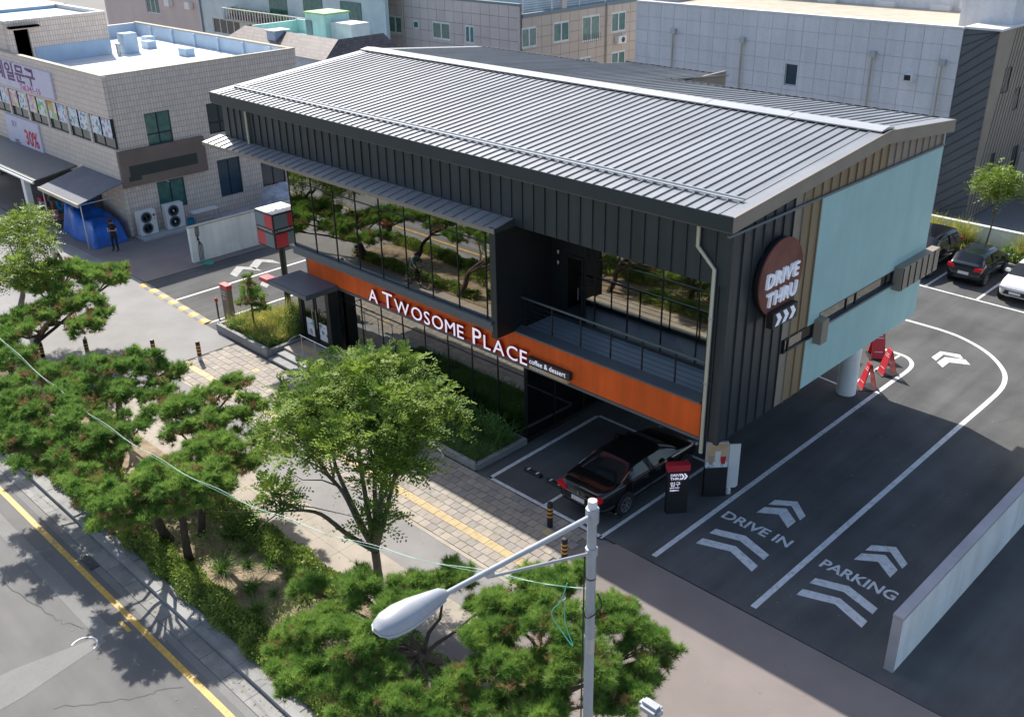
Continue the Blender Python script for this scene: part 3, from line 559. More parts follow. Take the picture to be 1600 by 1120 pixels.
# ------------------------------------------------------------------ free-standing signs and street furniture
cs = thing('pylon_sign', 'red and grey checkered cube sign on a dark pole beside the cafe', 'sign', (-21.9, .6, 0))
MB().tube([(-21.9, .6, 0), (-21.9, .6, 3.55)], .13, 14).build('pole', 'frame_metal', cs, smooth=True); B(-22.2, .3, 0, -21.6, .9, .05).build('base_plate', 'dark_metal', cs)
x0_, x1_, y0_, y1_, z0_, z1_ = -22.56, -21.26, -.05, 1.25, 3.5, 4.97
B(x0_, y0_, z0_, x1_, y1_, z1_).build('cube', 'black_plastic', cs); B(x0_+.02, y0_+.02, z1_, x1_-.02, y1_-.02, z1_+.02).build('lid', 'white_plastic', cs)
for q in ((.45, .6), (.8, .5)): MB().lathe([(.05, 0), (.05, .03), (0, .031)], 10, (x0_+q[0], y0_+q[1], z1_+.02)).build('lifting_eye', 'galvanised', cs)
for f_ in range(2):
    for r_, (za, zb) in enumerate(((z0_+.06, z0_+.62), (z0_+.86, z1_-.06))):
        for c_, (a, b) in enumerate(((.05, .62), (.62, 1.25)) if r_ == 0 else ((.05, .68), (.68, 1.25))):
            red = (r_+c_) % 2 == 0
            mb = B(x0_+a, y0_-.012, za, x0_+b, y0_-.001, zb) if f_ == 0 else B(x1_+.001, y0_+a, za, x1_+.012, y0_+b, zb)
            mb.build('panel', 'red_plastic' if red else 'sign_grey', cs)
text('A TWOSOME PLACE', .13, 'print_white', cs, (x0_+.06, y0_-.004, z0_+.70), FRONT, .002, sx=.93); text('A TWOSOME PLACE', .13, 'print_white', cs, (x1_+.004, y0_+.06, z0_+.70), SIDE, .002, sx=.93)
ep = thing('exit_pylon', 'black pylon sign with red cap beside the exit lane', 'sign', (-23.95, -1.1, 0))
B(-24.2, -1.22, 0, -23.68, -.98, 1.45).build('body', 'brown_sign', ep); B(-24.22, -1.24, 1.45, -23.66, -.96, 1.62).build('cap', 'red_plastic', ep)
text('DRIVE', .12, 'print_white', ep, (-24.16, -1.222, 1.25), FRONT, .001); text('THRU', .12, 'print_white', ep, (-24.16, -1.222, 1.13), FRONT, .001); text('출구', .14, 'print_white', ep, (-24.1, -1.222, .93), FRONT, .001)
dp = thing('drive_thru_pylon', 'black pylon sign with red cap beside the black sedan', 'sign', (-1.36, .24, 0), rotz=math.radians(50))
B(-.31, -.11, 0, .31, .11, 1.46).build('body', 'black_plastic', dp); B(-.335, -.125, 1.46, .335, .125, 1.66).build('cap', 'red_plastic', dp)
for s_, sz, px_, z in (('DRIVE', .12, -.24, 1.29), ('THRU', .12, -.24, 1.17), ('입구', .17, -.24, .96), ('DRIVE THRU', .05, -.24, .88), ('투썸플레이스', .05, -.24, .79)): text(s_, sz, 'letter_white', dp, (px_, -.112, z), FRONT, .001, bold=.002)
for k in range(2): 
    a = .06+k*.09; MB().prism([(a, 1.17), (a+.05, 1.17), (a+.12, 1.27), (a+.05, 1.37), (a, 1.37), (a+.07, 1.27)], 'y', -.114, -.111).build('arrow', 'letter_white', dp)
pb = thing('menu_board', 'black menu board with a tan drinks poster under the cafe corner', 'sign', (-1.05, 1.75, 0), rotz=math.radians(48))
B(-.34, -.1, 0, .34, .1, 1.0).build('pedestal', 'black_plastic', pb); B(-.33, -.06, 1.0, .33, .04, 1.85).build('poster_panel', 'white_plastic', pb)
p_ = B(-.32, -.068, 1.02, .32, -.061, 1.83).build('poster', 'poster_tan', pb)
for k, (x, m_, h) in enumerate(((-.18, 'paver_warm', .3), (.02, 'white_plastic', .45), (.19, 'red_plastic', .26))): MB().prism([(x-.06, 1.12), (x+.06, 1.12), (x+.085, 1.12+h), (x-.085, 1.12+h)], 'y', -.073, -.069).build('printed_cup', m_, p_)
B(-.32, -.071, 1.02, .32, -.0685, 1.2).build('printed_table', 'poster_white', p_)
wb = thing('banner_stand', 'narrow white banner stand leaning by the downpipe', 'sign', (-.72, 2.2, 0), rotz=math.radians(48))
MB().prism([(-.16, .2), (.1, .2), (.17, .27), (.17, 1.72), (-.16, 1.72)], 'y', -.02, .02).build('panel', 'white_plastic', wb); B(-.24, -.03, .2, -.162, .03, 1.74).build('edge_post', 'galvanised', wb); MB().lathe([(.08, 0), (.08, .16), (.03, .2), (.03, .3)], 12, (-.1, 0, 0)).build('foot', 'white_plastic', wb)
def aframe(x, y, rz_, lab, sc=1.):
    a = thing('a_frame_sign', lab, 'sign', (x, y, 0), 'red folding signs on the lot', rotz=rz_)
    for s_ in (-1, 1):
        MB().add([(-.24*sc, s_*.27*sc, .03), (.24*sc, s_*.27*sc, .03), (.17*sc, s_*.025, .98*sc), (-.17*sc, s_*.025, .98*sc), (-.24*sc, s_*(.27*sc-.025), .03), (.24*sc, s_*(.27*sc-.025), .03), (.17*sc, s_*.003, .98*sc), (-.17*sc, s_*.003, .98*sc)], [(0,1,2,3),(7,6,5,4),(0,4,5,1),(1,5,6,2),(2,6,7,3),(3,7,4,0)]).build('board', 'red_plastic', a)
        for k, (z, w_) in enumerate(((.80, .11), (.72, .15), (.25, .14))):
            yy = s_*(.27*sc-(.245*sc)*z*sc/(.98*sc)+.006); B(-w_*sc, yy-.002, z*sc, w_*sc, yy+.002, z*sc+.03).build('print_line', 'print_white', a)
    B(-.3*sc, -.36*sc, .004, .3*sc, .36*sc, .03).build('base', 'black_plastic', a)
aframe(-.98, 11.42, math.radians(-42), 'red folding floor sign nearest the round concrete column'); aframe(-.98, 13.0, math.radians(-38), 'red folding floor sign in the middle of the three'); aframe(-1.95, 14.1, math.radians(38), 'wide red folding floor sign farthest from the column', 1.12)
def bollard(x, y, lab, kind='band', h=.82):
    b = thing('bollard', lab, 'bollard', (x, y, 0), 'striped bollards along the pavement')
    if kind == 'red':
        MB().lathe([(.04, 0), (.04, .75)], 12, (x, y, 0)).build('post', 'dark_metal', b); MB().lathe([(.05, .74), (.07, .78), (.07, .88), (.03, .94), (0, .941)], 12, (x, y, 0)).build('cap', 'red_plastic', b); return
    MB().lathe([(.085, 0), (.085, h-.06), (.07, h), (0, h+.005)], 18, (x, y, 0)).build('post', 'navy' if kind == 'navy' else 'black_plastic', b, smooth=True)
    for k in range(3): MB().lathe([(.084, h-.22-k*.13), (.0885, h-.218-k*.13), (.0885, h-.162-k*.13), (.084, h-.16-k*.13)], 18, (x, y, 0)).build('band', 'yellow_band', b)
    if kind != 'navy': MB().lathe([(.0865, .0), (.0885, .002), (.0885, .2), (.0865, .202)], 18, (x, y, 0)).build('sleeve', 'galvanised', b)
bollard(-3.55, -2.86, 'navy bollard with yellow bands beside the parking bay line', 'navy'); bollard(-2.1, -3.85, 'navy bollard with yellow bands half hidden by the foreground pine', 'navy')
bollard(-21.2, -4.1, 'yellow banded bollard standing alone nearest the entrance planter'); bollard(-22.7, -5.24, 'yellow banded bollard just above the pine crown left of the lone one'); bollard(-25.0, -6.95, 'yellow banded bollard mostly hidden behind the pine crown', h=.7); bollard(-25.75, -8.4, 'yellow banded bollard at the foot of the far pine')
bollard(-24.42, -1.38, 'slim red topped post beside the exit pylon', 'red')
br = thing('bike_rack', 'low bent steel hoop rack on the shaded pavement', 'rack', (-9.0, -2.6, 0))
MB().tube(smooth([(-9.7, -2.45, 0), (-9.7, -2.45, .3), (-9.62, -2.47, .42), (-9.45, -2.5, .45), (-8.6, -2.66, .45), (-8.42, -2.7, .42), (-8.33, -2.72, .3), (-8.33, -2.72, 0)], 5), .035, 10).build('hoop', 'steel', br, smooth=True)
lp = thing('street_lamp', 'tall grey street lamp with one arm over the road', 'street lamp', (5.05, -11.3, 0))
MB().tube([(5.05, -11.3, 0), (5.05, -11.3, 3), (5.05, -11.3, 8.85)], [.10, .082, .07], 20).build('pole', 'lamp_grey', lp, smooth=True)
MB().lathe([(.07, 8.85), (.07, 8.87), (.067, 8.98), (0, 8.985)], 20, (5.05, -11.3, 0)).build('cap', 'white_plastic', lp, smooth=True)
MB().lathe([(.072, 8.60), (.1, 8.605), (.1, 8.85), (.072, 8.855)], 8, (5.05, -11.3, 0)).build('collar', 'lamp_grey', lp); MB().lathe([(.075, 8.02), (.095, 8.025), (.095, 8.16), (.075, 8.165)], 8, (5.05, -11.3, 0)).build('collar', 'lamp_grey', lp)
MB().tube([(5.05, -11.38, 8.72), (5.05, -14.2, 8.98)], [.042, .036], 14).build('arm', 'lamp_grey', lp, smooth=True)
MB().tube([(5.05, -11.38, 8.09), (5.05, -13.35, 8.80)], .024, 10).build('brace', 'lamp_grey', lp, smooth=True); B(5.01, -13.42, 8.82, 5.09, -13.3, 8.89).build('clamp', 'galvanised', lp)
hb = MB(); prof = [(-14.12, .06, .07), (-14.2, .10, .12), (-14.4, .14, .15), (-14.65, .195, .185), (-14.85, .215, .195), (-15.03, .20, .17), (-15.14, .155, .12), (-15.2, .07, .045)]
n_ = 20; k0 = 0
for (y, w_, h) in prof:
    for j in range(n_):
        t = 2*math.pi*j/n_; zz = math.sin(t); hb.v.append((5.05+w_*math.cos(t), y, 8.975-(y+14.12)*.06+(h*zz if zz > 0 else h*.25*zz)))
for i in range(len(prof)-1):
    for j in range(n_): hb.f.append((i*n_+j, i*n_+(j+1) % n_, (i+1)*n_+(j+1) % n_, (i+1)*n_+j))
hb.f += [tuple(range(n_)), tuple(range((len(prof)-1)*n_, len(prof)*n_))[::-1]]
hd_ = hb.build('lamp_head', 'lamp_grey', lp, smooth=True)
rimp = [(5.05+(w_*1.03)*math.cos(t), 8) for t in (0,) for w_ in (1,)]
rim_pts = [(5.05+w_*1.02, y, 8.965-(y+14.12)*.06) for y, w_, h in prof[1:]]+[(5.05-w_*1.02, y, 8.965-(y+14.12)*.06) for y, w_, h in prof[1:][::-1]]
MB().tube(rim_pts+[rim_pts[0]], .012, 6).build('rim', 'galvanised', hd_)
lens = [(5.05+w_*.9*s_, y, 8.93-(y+14.12)*.06-.02) for s_ in (1,) for y, w_, h in prof[2:-1]]+[(5.05-w_*.9, y, 8.93-(y+14.12)*.06-.02) for y, w_, h in prof[2:-1][::-1]]
MB().add(lens, [tuple(range(len(lens)))]).build('lens', 'white_plastic', hd_)
B(5.0, -14.2, 8.88, 5.03, -14.12, 8.95).build('latch', 'galvanised', hd_)
MB().tube(smooth([(5.14, -11.25, 7.35), (5.2, -11.22, 7.1), (5.1, -11.42, 6.95), (4.96, -11.38, 7.05)], 5), .012, 6).build('strap', 'black_plastic', lp)
MB().tube([(4.965, -11.35, 8.0), (4.95, -11.36, 4)], .012, 6).build('conduit', 'black_plastic', lp)
# second lamp head, low
l2 = thing('camera_post', 'small grey rounded post head beside the street lamp foot', 'post', (5.7, -10.5, 0))
MB().tube([(5.7, -10.5, 0), (5.7, -10.5, 4.85)], .05, 12).build('pole', 'lamp_grey', l2); B(5.5, -10.62, 4.8, 5.9, -10.38, 5.0).build('head', 'lamp_grey', l2, bevel=.06, smooth=True)
# overhead cable
ca = thing('overhead_cable', 'thin green and white cable slung from the lamp pole over the pines', 'cable', (-6, -11.2, 5))
A0 = Vector((4.97, -11.3, 7.35)); A1 = Vector((-24.5, -11.3, 4.4))
for k, (dz, mt) in enumerate(((0, 'cable_green'), (.04, 'print_white'))):
    pts = [A0.lerp(A1, t)-Vector((0, 0, 4*2.4*t*(1-t)+dz*math.sin(t*60)))+Vector((0, dz, 0)) for t in np.linspace(0, 1, 70)]
    MB().tube(pts, .0042, 5).build('strand', mt, ca)
MB().tube(smooth([(4.6, -11.32, 7.28), (4.5, -11.35, 6.9), (4.35, -11.4, 6.6), (4.55, -11.36, 6.3), (4.75, -11.34, 6.15), (4.6, -11.35, 6.5), (4.55, -11.33, 6.95)], 5), .01, 5).build('loose_end', 'cable_green', ca)
# lot wall on the right
rw = thing('lot_wall', 'low white concrete wall at the right of the entry lanes', 'wall', (6.2, 12, 0))
[B(6.08, -1.65+i*3.1, 0, 6.30, min(-1.65+i*3.1+3.088, 26), 1.55).build('wall_panel', 'wall_white', rw) for i in range(9)]; B(6.10, -1.6, 0, 6.28, 25.9, 1.5).build('core', 'joint', rw)
for i in range(9): 
    ya = -1.67+i*3.1; B(6.06, ya, 1.55, 6.32, min(ya+3.09, 26), 1.63).build('coping', 'wall_cap', rw)
B(6.07, -1.67, 0, 6.31, -1.652, 1.56).build('end_face', 'wall_cap', rw)
bw = thing('rear_wall', 'white boundary wall behind the parked cars', 'wall', (-4, 29, 0)); B(-14, 29, 0, 6, 29.2, 1.1).build('wall', 'wall_white', bw); B(-14, 28.97, 1.1, 6, 29.23, 1.17).build('coping', 'white_plastic', bw)
struct('rear_bed', B(-14, 27.5, .002, 6, 29, .12), 'wet_soil'); struct('rear_bed_kerb', B(-14, 27.38, .003, 6, 27.5, .16), 'kerbstone')
lw = thing('exit_lane_wall', 'white plastered wall between the exit lane and the tiled shop', 'wall', (-31.6, 3.6, 0))
B(-31.72, 1.42, 0, -31.5, 9.5, 1.78).build('wall', 'wall_white', lw); B(-31.74, 1.4, 1.78, -31.48, 9.5, 1.83).build('coping', 'roof_beige', lw)
for k in range(4): MB().tube(smooth([(-31.47, 1.75+k*.05, 1.80), (-31.47, 1.72+k*.06, 1.4), (-31.47, 1.85-k*.03, 1.15), (-31.47, 1.78+k*.07, .8), (-31.47, 1.75+k*.07, .05)], 4), .014, 5).build('cable', 'black_plastic', lw)
gc = thing('manhole_mat', 'green oval mat lying at the foot of the white wall', 'mat', (-31.0, 1.9, 0)); MB().lathe([(.3, .003), (.36, .01), (.34, .035), (0, .036)], 24, (-31.0, 1.9, 0), Matrix.Diagonal((1, .7, 1))).build('mat', 'green_cover', gc)
# ------------------------------------------------------------------ cars
def car(name, lab, loc, rz_, st, paint, wheels, wr=.32, tail=True, chrome=False, facecar=True, plate=True):
    c = thing(name, lab, 'car', (*loc, 0), 'parked cars', rotz=rz_, local=True)
    sec = []
    for (x, w, z0, zb, zr, wr_) in st:
        m = (z0+zb)/2
        sec.append([(0, z0), (w*.82, z0), (w*.96, z0+.12*(zb-z0)), (w, m), (w*.985, zb-.08), (w*.93, zb), (wr_+(w*.93-wr_)*.30, zb+(zr-zb)*.70), (wr_*.93, zb+(zr-zb)*.955), (wr_*.6, zr-.004), (0, zr+.008)])
    n = len(st); parts = {}
    def q(part, pts): parts.setdefault(part, MB()).add(pts, [(0, 1, 2, 3)])
    cab = [i for i in range(n) if st[i][4]-st[i][3] > .2]
    for sd in (1, -1):
        for i in range(n-1):
            for j in range(9):
                a, b = sec[i][j], sec[i+1][j]; d, e = sec[i][j+1], sec[i+1][j+1]
                pts = [(st[i][0], sd*a[0], a[1]), (st[i+1][0], sd*b[0], b[1]), (st[i+1][0], sd*e[0], e[1]), (st[i][0], sd*d[0], d[1])]
                if sd < 0: pts = pts[::-1]
                part = 'body'
                incab = i in cab and i+1 in cab
                if j == 5 and incab: part = 'side_window' if sd > 0 else 'side_window_r'
                if j >= 6 and (i+1 == cab[0]) : part = 'rear_window'
                if j >= 6 and (i == cab[-1]): part = 'windscreen'
                if j == 5 and (i+1 == cab[0] or i == cab[-1]) : part = 'body'
                q(part, pts)
    f = [(st[0][0], p[0], p[1]) for p in sec[0]]+[(st[0][0], -p[0], p[1]) for p in sec[0][::-1]]; parts['body'].add(f, [tuple(range(len(f)))])
    f = [(st[-1][0], p[0], p[1]) for p in sec[-1]]+[(st[-1][0], -p[0], p[1]) for p in sec[-1][::-1]]; parts['body'].add(f, [tuple(range(len(f)))[::-1]])
    for k, mb in parts.items():
        me = mb.mesh(k); bm = bmesh.new(); bm.from_mesh(me); bmesh.ops.remove_doubles(bm, verts=bm.verts, dist=.0005); bmesh.ops.recalc_face_normals(bm, faces=bm.faces); bm.to_mesh(me); bm.free()
        o = put(k.replace('_r', '') if k == 'side_window_r' else k, me, paint if k == 'body' else 'car_glass', c, smooth=True)
        if k == 'body':
            md = o.modifiers.new('sub', 'SUBSURF'); md.levels = 1; md.render_levels = 1
    W_ = max(s[1] for s in st)
    tm = MB().lathe([(wr*.66, -.1), (wr*.94, -.105), (wr, -.07), (wr, .07), (wr*.94, .105), (wr*.66, .1)], 28, (0, 0, 0), Matrix(((1,0,0),(0,0,1),(0,1,0)))).mesh('wheel')
    rmb = MB().lathe([(wr*.70, .02), (wr*.70, .112), (wr*.62, .108), (wr*.62, .02)], 28, (0, 0, 0), Matrix(((1,0,0),(0,0,1),(0,1,0))))
    for k in range(7):
        t = 2*math.pi*k/7; rmb.bar((.03*math.cos(t), .102, .03*math.sin(t)), (wr*.66*math.cos(t), .102, wr*.66*math.sin(t)), .05, .03)
    rmb.lathe([(.05, .02), (.05, .12), (0, .121)], 12, (0, 0, 0), Matrix(((1,0,0),(0,0,1),(0,1,0)))); rm = rmb.mesh('rim')
    am = MB().lathe([(wr*1.16, -.02), (wr*1.16, .01), (0, .011)], 24, (0, 0, 0), Matrix(((1,0,0),(0,0,1),(0,1,0)))).mesh('wheel_arch')
    for x in wheels:
        for sd in (1, -1):
            w = put('wheel', tm, 'tyre', c, smooth=True); w.location = (x, sd*(W_-.085), wr); w.scale = (1, sd, 1)
            put('rim', rm, 'rim', w, smooth=True)
            a = put('wheel_arch', am, 'black_plastic', c); a.location = (x, sd*(W_-.006), wr+.02); a.scale = (1, sd, 1)
    L0, L1 = st[0][0], st[-1][0]
    def at(t): 
        for i in range(n-1):
            if st[i][0] <= t <= st[i+1][0]:
                k = (t-st[i][0])/(st[i+1][0]-st[i][0]); return [st[i][j]+(st[i+1][j]-st[i][j])*k for j in range(6)]
        return st[0] if t < L0 else st[-1]
    for sd in (1, -1):
        s_ = at(L0+.1); MB().prism([(s_[1]*.55, s_[3]-.2), (s_[1]*1.0, s_[3]-.16), (s_[1]*1.0, s_[3]+.0), (s_[1]*.6, s_[3]-.03)] if sd > 0 else [(-s_[1]*.6, s_[3]-.03), (-s_[1]*1.0, s_[3]), (-s_[1]*1.0, s_[3]-.16), (-s_[1]*.55, s_[3]-.2)], 'x', L0-.02, L0+.16).build('tail_light', 'tail_red', c, bevel=.02)
        s_ = at(L1-.14); MB().prism([(s_[1]*.5, s_[3]-.16), (s_[1]*.98, s_[3]-.12), (s_[1]*.98, s_[3]-.01), (s_[1]*.6, s_[3]-.04)] if sd > 0 else [(-s_[1]*.6, s_[3]-.04), (-s_[1]*.98, s_[3]-.01), (-s_[1]*.98, s_[3]-.12), (-s_[1]*.5, s_[3]-.16)], 'x', L1-.22, L1-.01).build('headlight', 'headlight', c, bevel=.02)
        ws = at(st[cab[-1]][0]+.1); x = st[cab[-1]][0]+.02
        mm = B(x-.06, sd*(ws[1]+.01), ws[3]-.02, x+.1, sd*(ws[1]+.2), ws[3]+.13).build('mirror', paint, c, bevel=.03, smooth=True)
        for x in (st[cab[0]][0]+.35, (st[cab[0]][0]+st[cab[-1]][0])/2+.25):
            s2 = at(x); B(x, sd*(s2[1]*.985), s2[3]-.16, x+.2, sd*(s2[1]*.985+.03), s2[3]-.125).build('door_handle', 'chrome' if chrome else paint, c)
        xm = (st[cab[0]][0]+st[cab[-1]][0])/2; s3 = at(xm); p5, p6 = (s3[1]*.93+.006, s3[3]), (s3[5]+(s3[1]*.93-s3[5])*.30+.006, s3[3]+(s3[4]-s3[3])*.70)
        MB().bar((xm, sd*p5[0], p5[1]), (xm, sd*p6[0], p6[1]), .08, .012).build('pillar', 'black_plastic', c)
        if chrome:
            pts = []
            for i in [cab[0]-1]+cab+[cab[-1]+1]:
                p = sec[i][6]; pts.append((st[i][0]*(1 if i in cab else .93), sd*(p[0]+.006), p[1]))
            MB().tube(smooth(pts, 4), .014, 5).build('window_trim', 'chrome', c)
            MB().tube([(st[i][0], sd*(sec[i][5][0]+.008), sec[i][5][1]) for i in [cab[0]-1]+cab+[cab[-1]+1]], .011, 5).build('belt_trim', 'chrome', c)
            MB().tube([(wheels[0]+.5, sd*(W_+.004), .34), (wheels[1]-.5, sd*(W_+.004), .34)], .012, 5).build('sill_trim', 'chrome', c)
        for x in (st[cab[0]][0]-.25, (st[cab[0]][0]+st[cab[-1]][0])/2, st[cab[-1]][0]+.35):
            s4 = at(x); MB().tube([(x, sd*(s4[1]*.975), s4[2]+.1), (x, sd*(s4[1]+.0), (s4[2]+s4[3])/2), (x, sd*(s4[1]*.985), s4[3]-.08), (x, sd*(s4[1]*.94), s4[3])], .006, 4).build('door_seam', 'black_plastic', c)
    s_ = at(L0+.02)
    pl = B(L0-.03, -.24, s_[2]+.16, L0-.004, .24, s_[2]+.29).build('number_plate', 'print_white', c)
    if chrome:
        B(L0-.015, -.5, s_[3]-.09, L0+.06, .5, s_[3]-.065).build('boot_trim', 'chrome', c); MB().lathe([(.045, 0), (.045, .015), (0, .016)], 14, (L0-.0, 0, s_[3]-.02), Matrix(((0,0,-1),(1,0,0),(0,1,0)))).build('badge', 'chrome', c)
    s_ = at(L1-.02)
    MB().prism([(-.5, s_[2]+.04), (.5, s_[2]+.04), (.42, s_[2]+.22), (-.42, s_[2]+.22)], 'x', L1-.03, L1+.012).build('grille', 'black_plastic', c); B(L1+.013, -.24, s_[2]+.09, L1+.025, .24, s_[2]+.19).build('number_plate', 'print_white', c)
    return c
SED = [(-2.46,.66,.46,.80,.86,.56),(-2.40,.80,.30,.93,.985,.68),(-2.1,.89,.25,.99,1.06,.76),(-1.62,.925,.22,1.0,1.085,.77),(-.85,.93,.21,.99,1.385,.63),(-.4,.93,.21,.98,1.45,.61),(.15,.93,.21,.97,1.46,.61),(.55,.93,.21,.96,1.41,.61),(1.28,.92,.22,.95,1.03,.75),(1.8,.90,.22,.91,.97,.73),(2.2,.85,.25,.83,.88,.67),(2.4,.76,.32,.72,.77,.58),(2.48,.62,.42,.64,.68,.48)]
car('black_sedan', 'glossy black sedan parked under the cafe overhang', (-3.28, .52), math.pi/2, SED, 'car_black', (-1.4, 1.5), .335, chrome=True)
HAT = [(-1.80,.62,.48,.84,.9,.52),(-1.76,.74,.32,.95,1.02,.6),(-1.62,.79,.24,.98,1.08,.62),(-1.32,.80,.2,.98,1.42,.57),(-.9,.80,.2,.97,1.48,.58),(-.2,.80,.2,.96,1.49,.58),(.3,.80,.2,.95,1.43,.57),(.95,.80,.2,.94,1.03,.66),(1.35,.78,.22,.88,.95,.62),(1.65,.72,.28,.76,.82,.55),(1.78,.58,.4,.66,.7,.45)]
car('dark_hatchback', 'dark slate hatchback seen from behind in the rear lot', (-2.6, 25.35), math.pi/2, HAT, 'car_slate', (-1.15, 1.15), .29)
car('white_hatchback', 'white hatchback facing the camera at the right edge', (-.05, 24.55), -math.pi/2, HAT, 'car_white', (-1.15, 1.15), .29)
SUV = [(-2.2,.70,.5,.95,1.0,.6),(-2.12,.84,.34,1.06,1.14,.7),(-1.95,.9,.28,1.08,1.25,.72),(-1.6,.92,.25,1.08,1.58,.68),(-.9,.92,.25,1.07,1.66,.67),(-.1,.92,.25,1.05,1.66,.67),(.4,.92,.25,1.04,1.58,.66),(1.1,.92,.26,1.02,1.1,.76),(1.7,.90,.28,.96,1.03,.72),(2.1,.82,.34,.84,.9,.62),(2.2,.68,.44,.74,.78,.52)]
car('black_suv', 'black sport utility car half hidden behind the teal gable', (-5.0, 25.0), -math.pi/2, SUV, 'car_black', (-1.35, 1.35), .34)

wbn = thing('waste_bin', 'black bin with a red lid beside the road kerb at the alley mouth', 'bin', (-27.2, -11.6, 0))
MB().lathe([(.24, 0), (.3, .85), (.31, .86)], 16, (-27.2, -11.6, 0)).build('body', 'black_plastic', wbn, smooth=True); MB().lathe([(.33, .86), (.34, .92), (.28, 1.0), (0, 1.02)], 16, (-27.2, -11.6, 0)).build('lid', 'red_plastic', wbn, smooth=True)

# surface wear: cracks, a cover, leaf litter
M('crack', (.085, .085, .086), .9); M('litter', (.30, .24, .13), .8, var=.5, scale=9)
def crack(parent, pts, w):
    P = []
    for p, q in zip(pts, pts[1:]):
        for t in np.linspace(0, 1, 9, endpoint=False): P.append((p[0]+(q[0]-p[0])*t+RNG.normal()*.035, p[1]+(q[1]-p[1])*t+RNG.normal()*.035))
    line(P, w, parent, 'crack', .0062 if parent is lot else .0118, 'crack')
crack(lot, [(3.2, 3.2), (4.1, 5.5), (4.0, 8.2)], .018); crack(lot, [(-.2, 4.2), (1.2, 5.0), (2.4, 4.7)], .014); crack(lot, [(3.5, 12), (4.8, 15.5), (4.3, 20)], .03); crack(lot, [(-2.6, 20.2), (.6, 19.6), (3.8, 20.6)], .03)
crack(road, [(-12.6, -14.9), (-10.2, -14.6), (-9.0, -14.2)], .012); crack(road, [(-7.0, -15.9), (-5.9, -14.4), (-5.5, -13.4)], .012); 
def litter(n, x0, x1, y0, y1, z, s):
    P = np.stack([RNG.uniform(x0, x1, n), RNG.uniform(y0, y1, n), np.full(n, z)], 1); a_ = RNG.random(n)*6.28; L = (s*(.5+RNG.random(n)))[:, None]; u = np.stack([np.cos(a_), np.sin(a_), RNG.random(n)*.25], 1); v = np.stack([-np.sin(a_), np.cos(a_), RNG.random(n)*.2], 1)
    return np.stack([P-u*L, P+v*L*.45, P+u*L, P-v*L*.45], 1).reshape(-1, 3)
lo_ = put('leaf_litter', np_mesh('leaf_litter', np.concatenate([litter(900, -26, 5.5, -11.3, -8.7, .068, .05), litter(260, -20, -2.5, -8.6, -5.6, .008, .03), litter(160, -20, -2.5, -5.4, -2.4, .012, .03), litter(420, -26, 4, -12.75, -12.35, .02, .035), litter(70, -1, 6, -2, 12, .010, .03), litter(60, -24, 3, -14.5, -13.4, .016, .03), litter(60, -2, 6, -6, -2.4, .006, .03)]), 4), 'litter'); lo_['kind'] = 'stuff'
for z_ in (8.66, 8.79): MB().tube([(5.05-.11, -11.3, z_), (5.05+.11, -11.3, z_)], .012, 6).build('bolt', 'galvanised', lp)
MB().lathe([(.0715, 7.6), (.0735, 7.602), (.0735, 7.63), (.0715, 7.632)], 20, (5.05, -11.3, 0)).build('band', 'dark_metal', lp); MB().lathe([(.077, 6.2), (.0795, 6.202), (.0795, 6.5), (.077, 6.502)], 20, (5.05, -11.3, 0)).build('sticker_band', 'galvanised', lp)
# ------------------------------------------------------------------ the tiled shop on the left
sh = thing('tiled_shop', 'two storey beige tiled shop with white flat roof and blue parapets', 'building', (-47, 7, 0))
X0, X1, Y0, Y1, ZT = -57.0, -37.8, 1.2, 12.75, 8.35
def winhole_wall(axis, c0, a0, a1, z0, z1, holes, th, mat, parent, name='wall'):
    """wall plane with rectangular openings cut; axis 'y' = faces -y at y=c0, axis 'x' = faces +x at x=c0"""
    az = sorted({a0, a1, *[h[0] for h in holes], *[h[1] for h in holes]}); zz = sorted({z0, z1, *[h[2] for h in holes], *[h[3] for h in holes]}); mb = MB()
    for p, q in zip(az, az[1:]):
        run = None
        for r, s in zip(zz, zz[1:]):
            if any(h[0] <= p and q <= h[1] and h[2] <= r and s <= h[3] for h in holes):
                continue
            if axis == 'y': mb.box(p, c0, r, q, c0+th, s)
            else: mb.box(c0-th, p, r, c0, q, s)
    me = mb.build(name, mat, parent); bm = bmesh.new(); bm.from_mesh(me.data); bmesh.ops.remove_doubles(bm, verts=bm.verts, dist=.0005)
    kill = {}
    for f in bm.faces: kill.setdefault(tuple(sorted(round(c, 3) for v in f.verts for c in v.co)), []).append(f)
    bmesh.ops.delete(bm, geom=[f for l_ in kill.values() if len(l_) > 1 for f in l_], context='FACES'); bm.to_mesh(me.data); bm.free(); return me
def window(axis, c0, a0, a1, z0, z1, parent, nv=2, nh=1, frame='white_frame', pane='window_dark', d=.12, hsplit=None, fw=.05):
    """recessed window: frame bars and panes set d behind the wall face"""
    mb = MB(); zs = [z0, z1] if hsplit is None else [z0, z0+(z1-z0)*hsplit, z1]
    def bx(p, q, r, s, o0, o1): return (p, c0+o0, r, q, c0+o1, s) if axis == 'y' else (c0-o1, p, r, c0-o0, q, s)
    mb.box(*bx(a0, a1, z0, z0+fw, d-.03, d+.04)).box(*bx(a0, a1, z1-fw, z1, d-.03, d+.04)); 
    xs = [a0+(a1-a0)*k/nv for k in range(nv+1)]
    for x in xs: mb.box(*bx(max(a0, x-fw/2), min(a1, x+fw/2), z0+fw, z1-fw, d-.03, d+.04))
    if hsplit is not None: mb.box(*bx(a0+.001, a1-.001, zs[1]-fw/2, zs[1]+fw/2, d-.035, d+.03))
    w = mb.build('window', frame, parent)
    for p, q in zip(xs, xs[1:]):
        for r, s in zip(zs, zs[1:]): MB().box(*bx(p+fw*.5, q-fw*.5, r+fw*.5, s-fw*.5, d+.0, d+.015)).build('pane', pane, w)
    return w
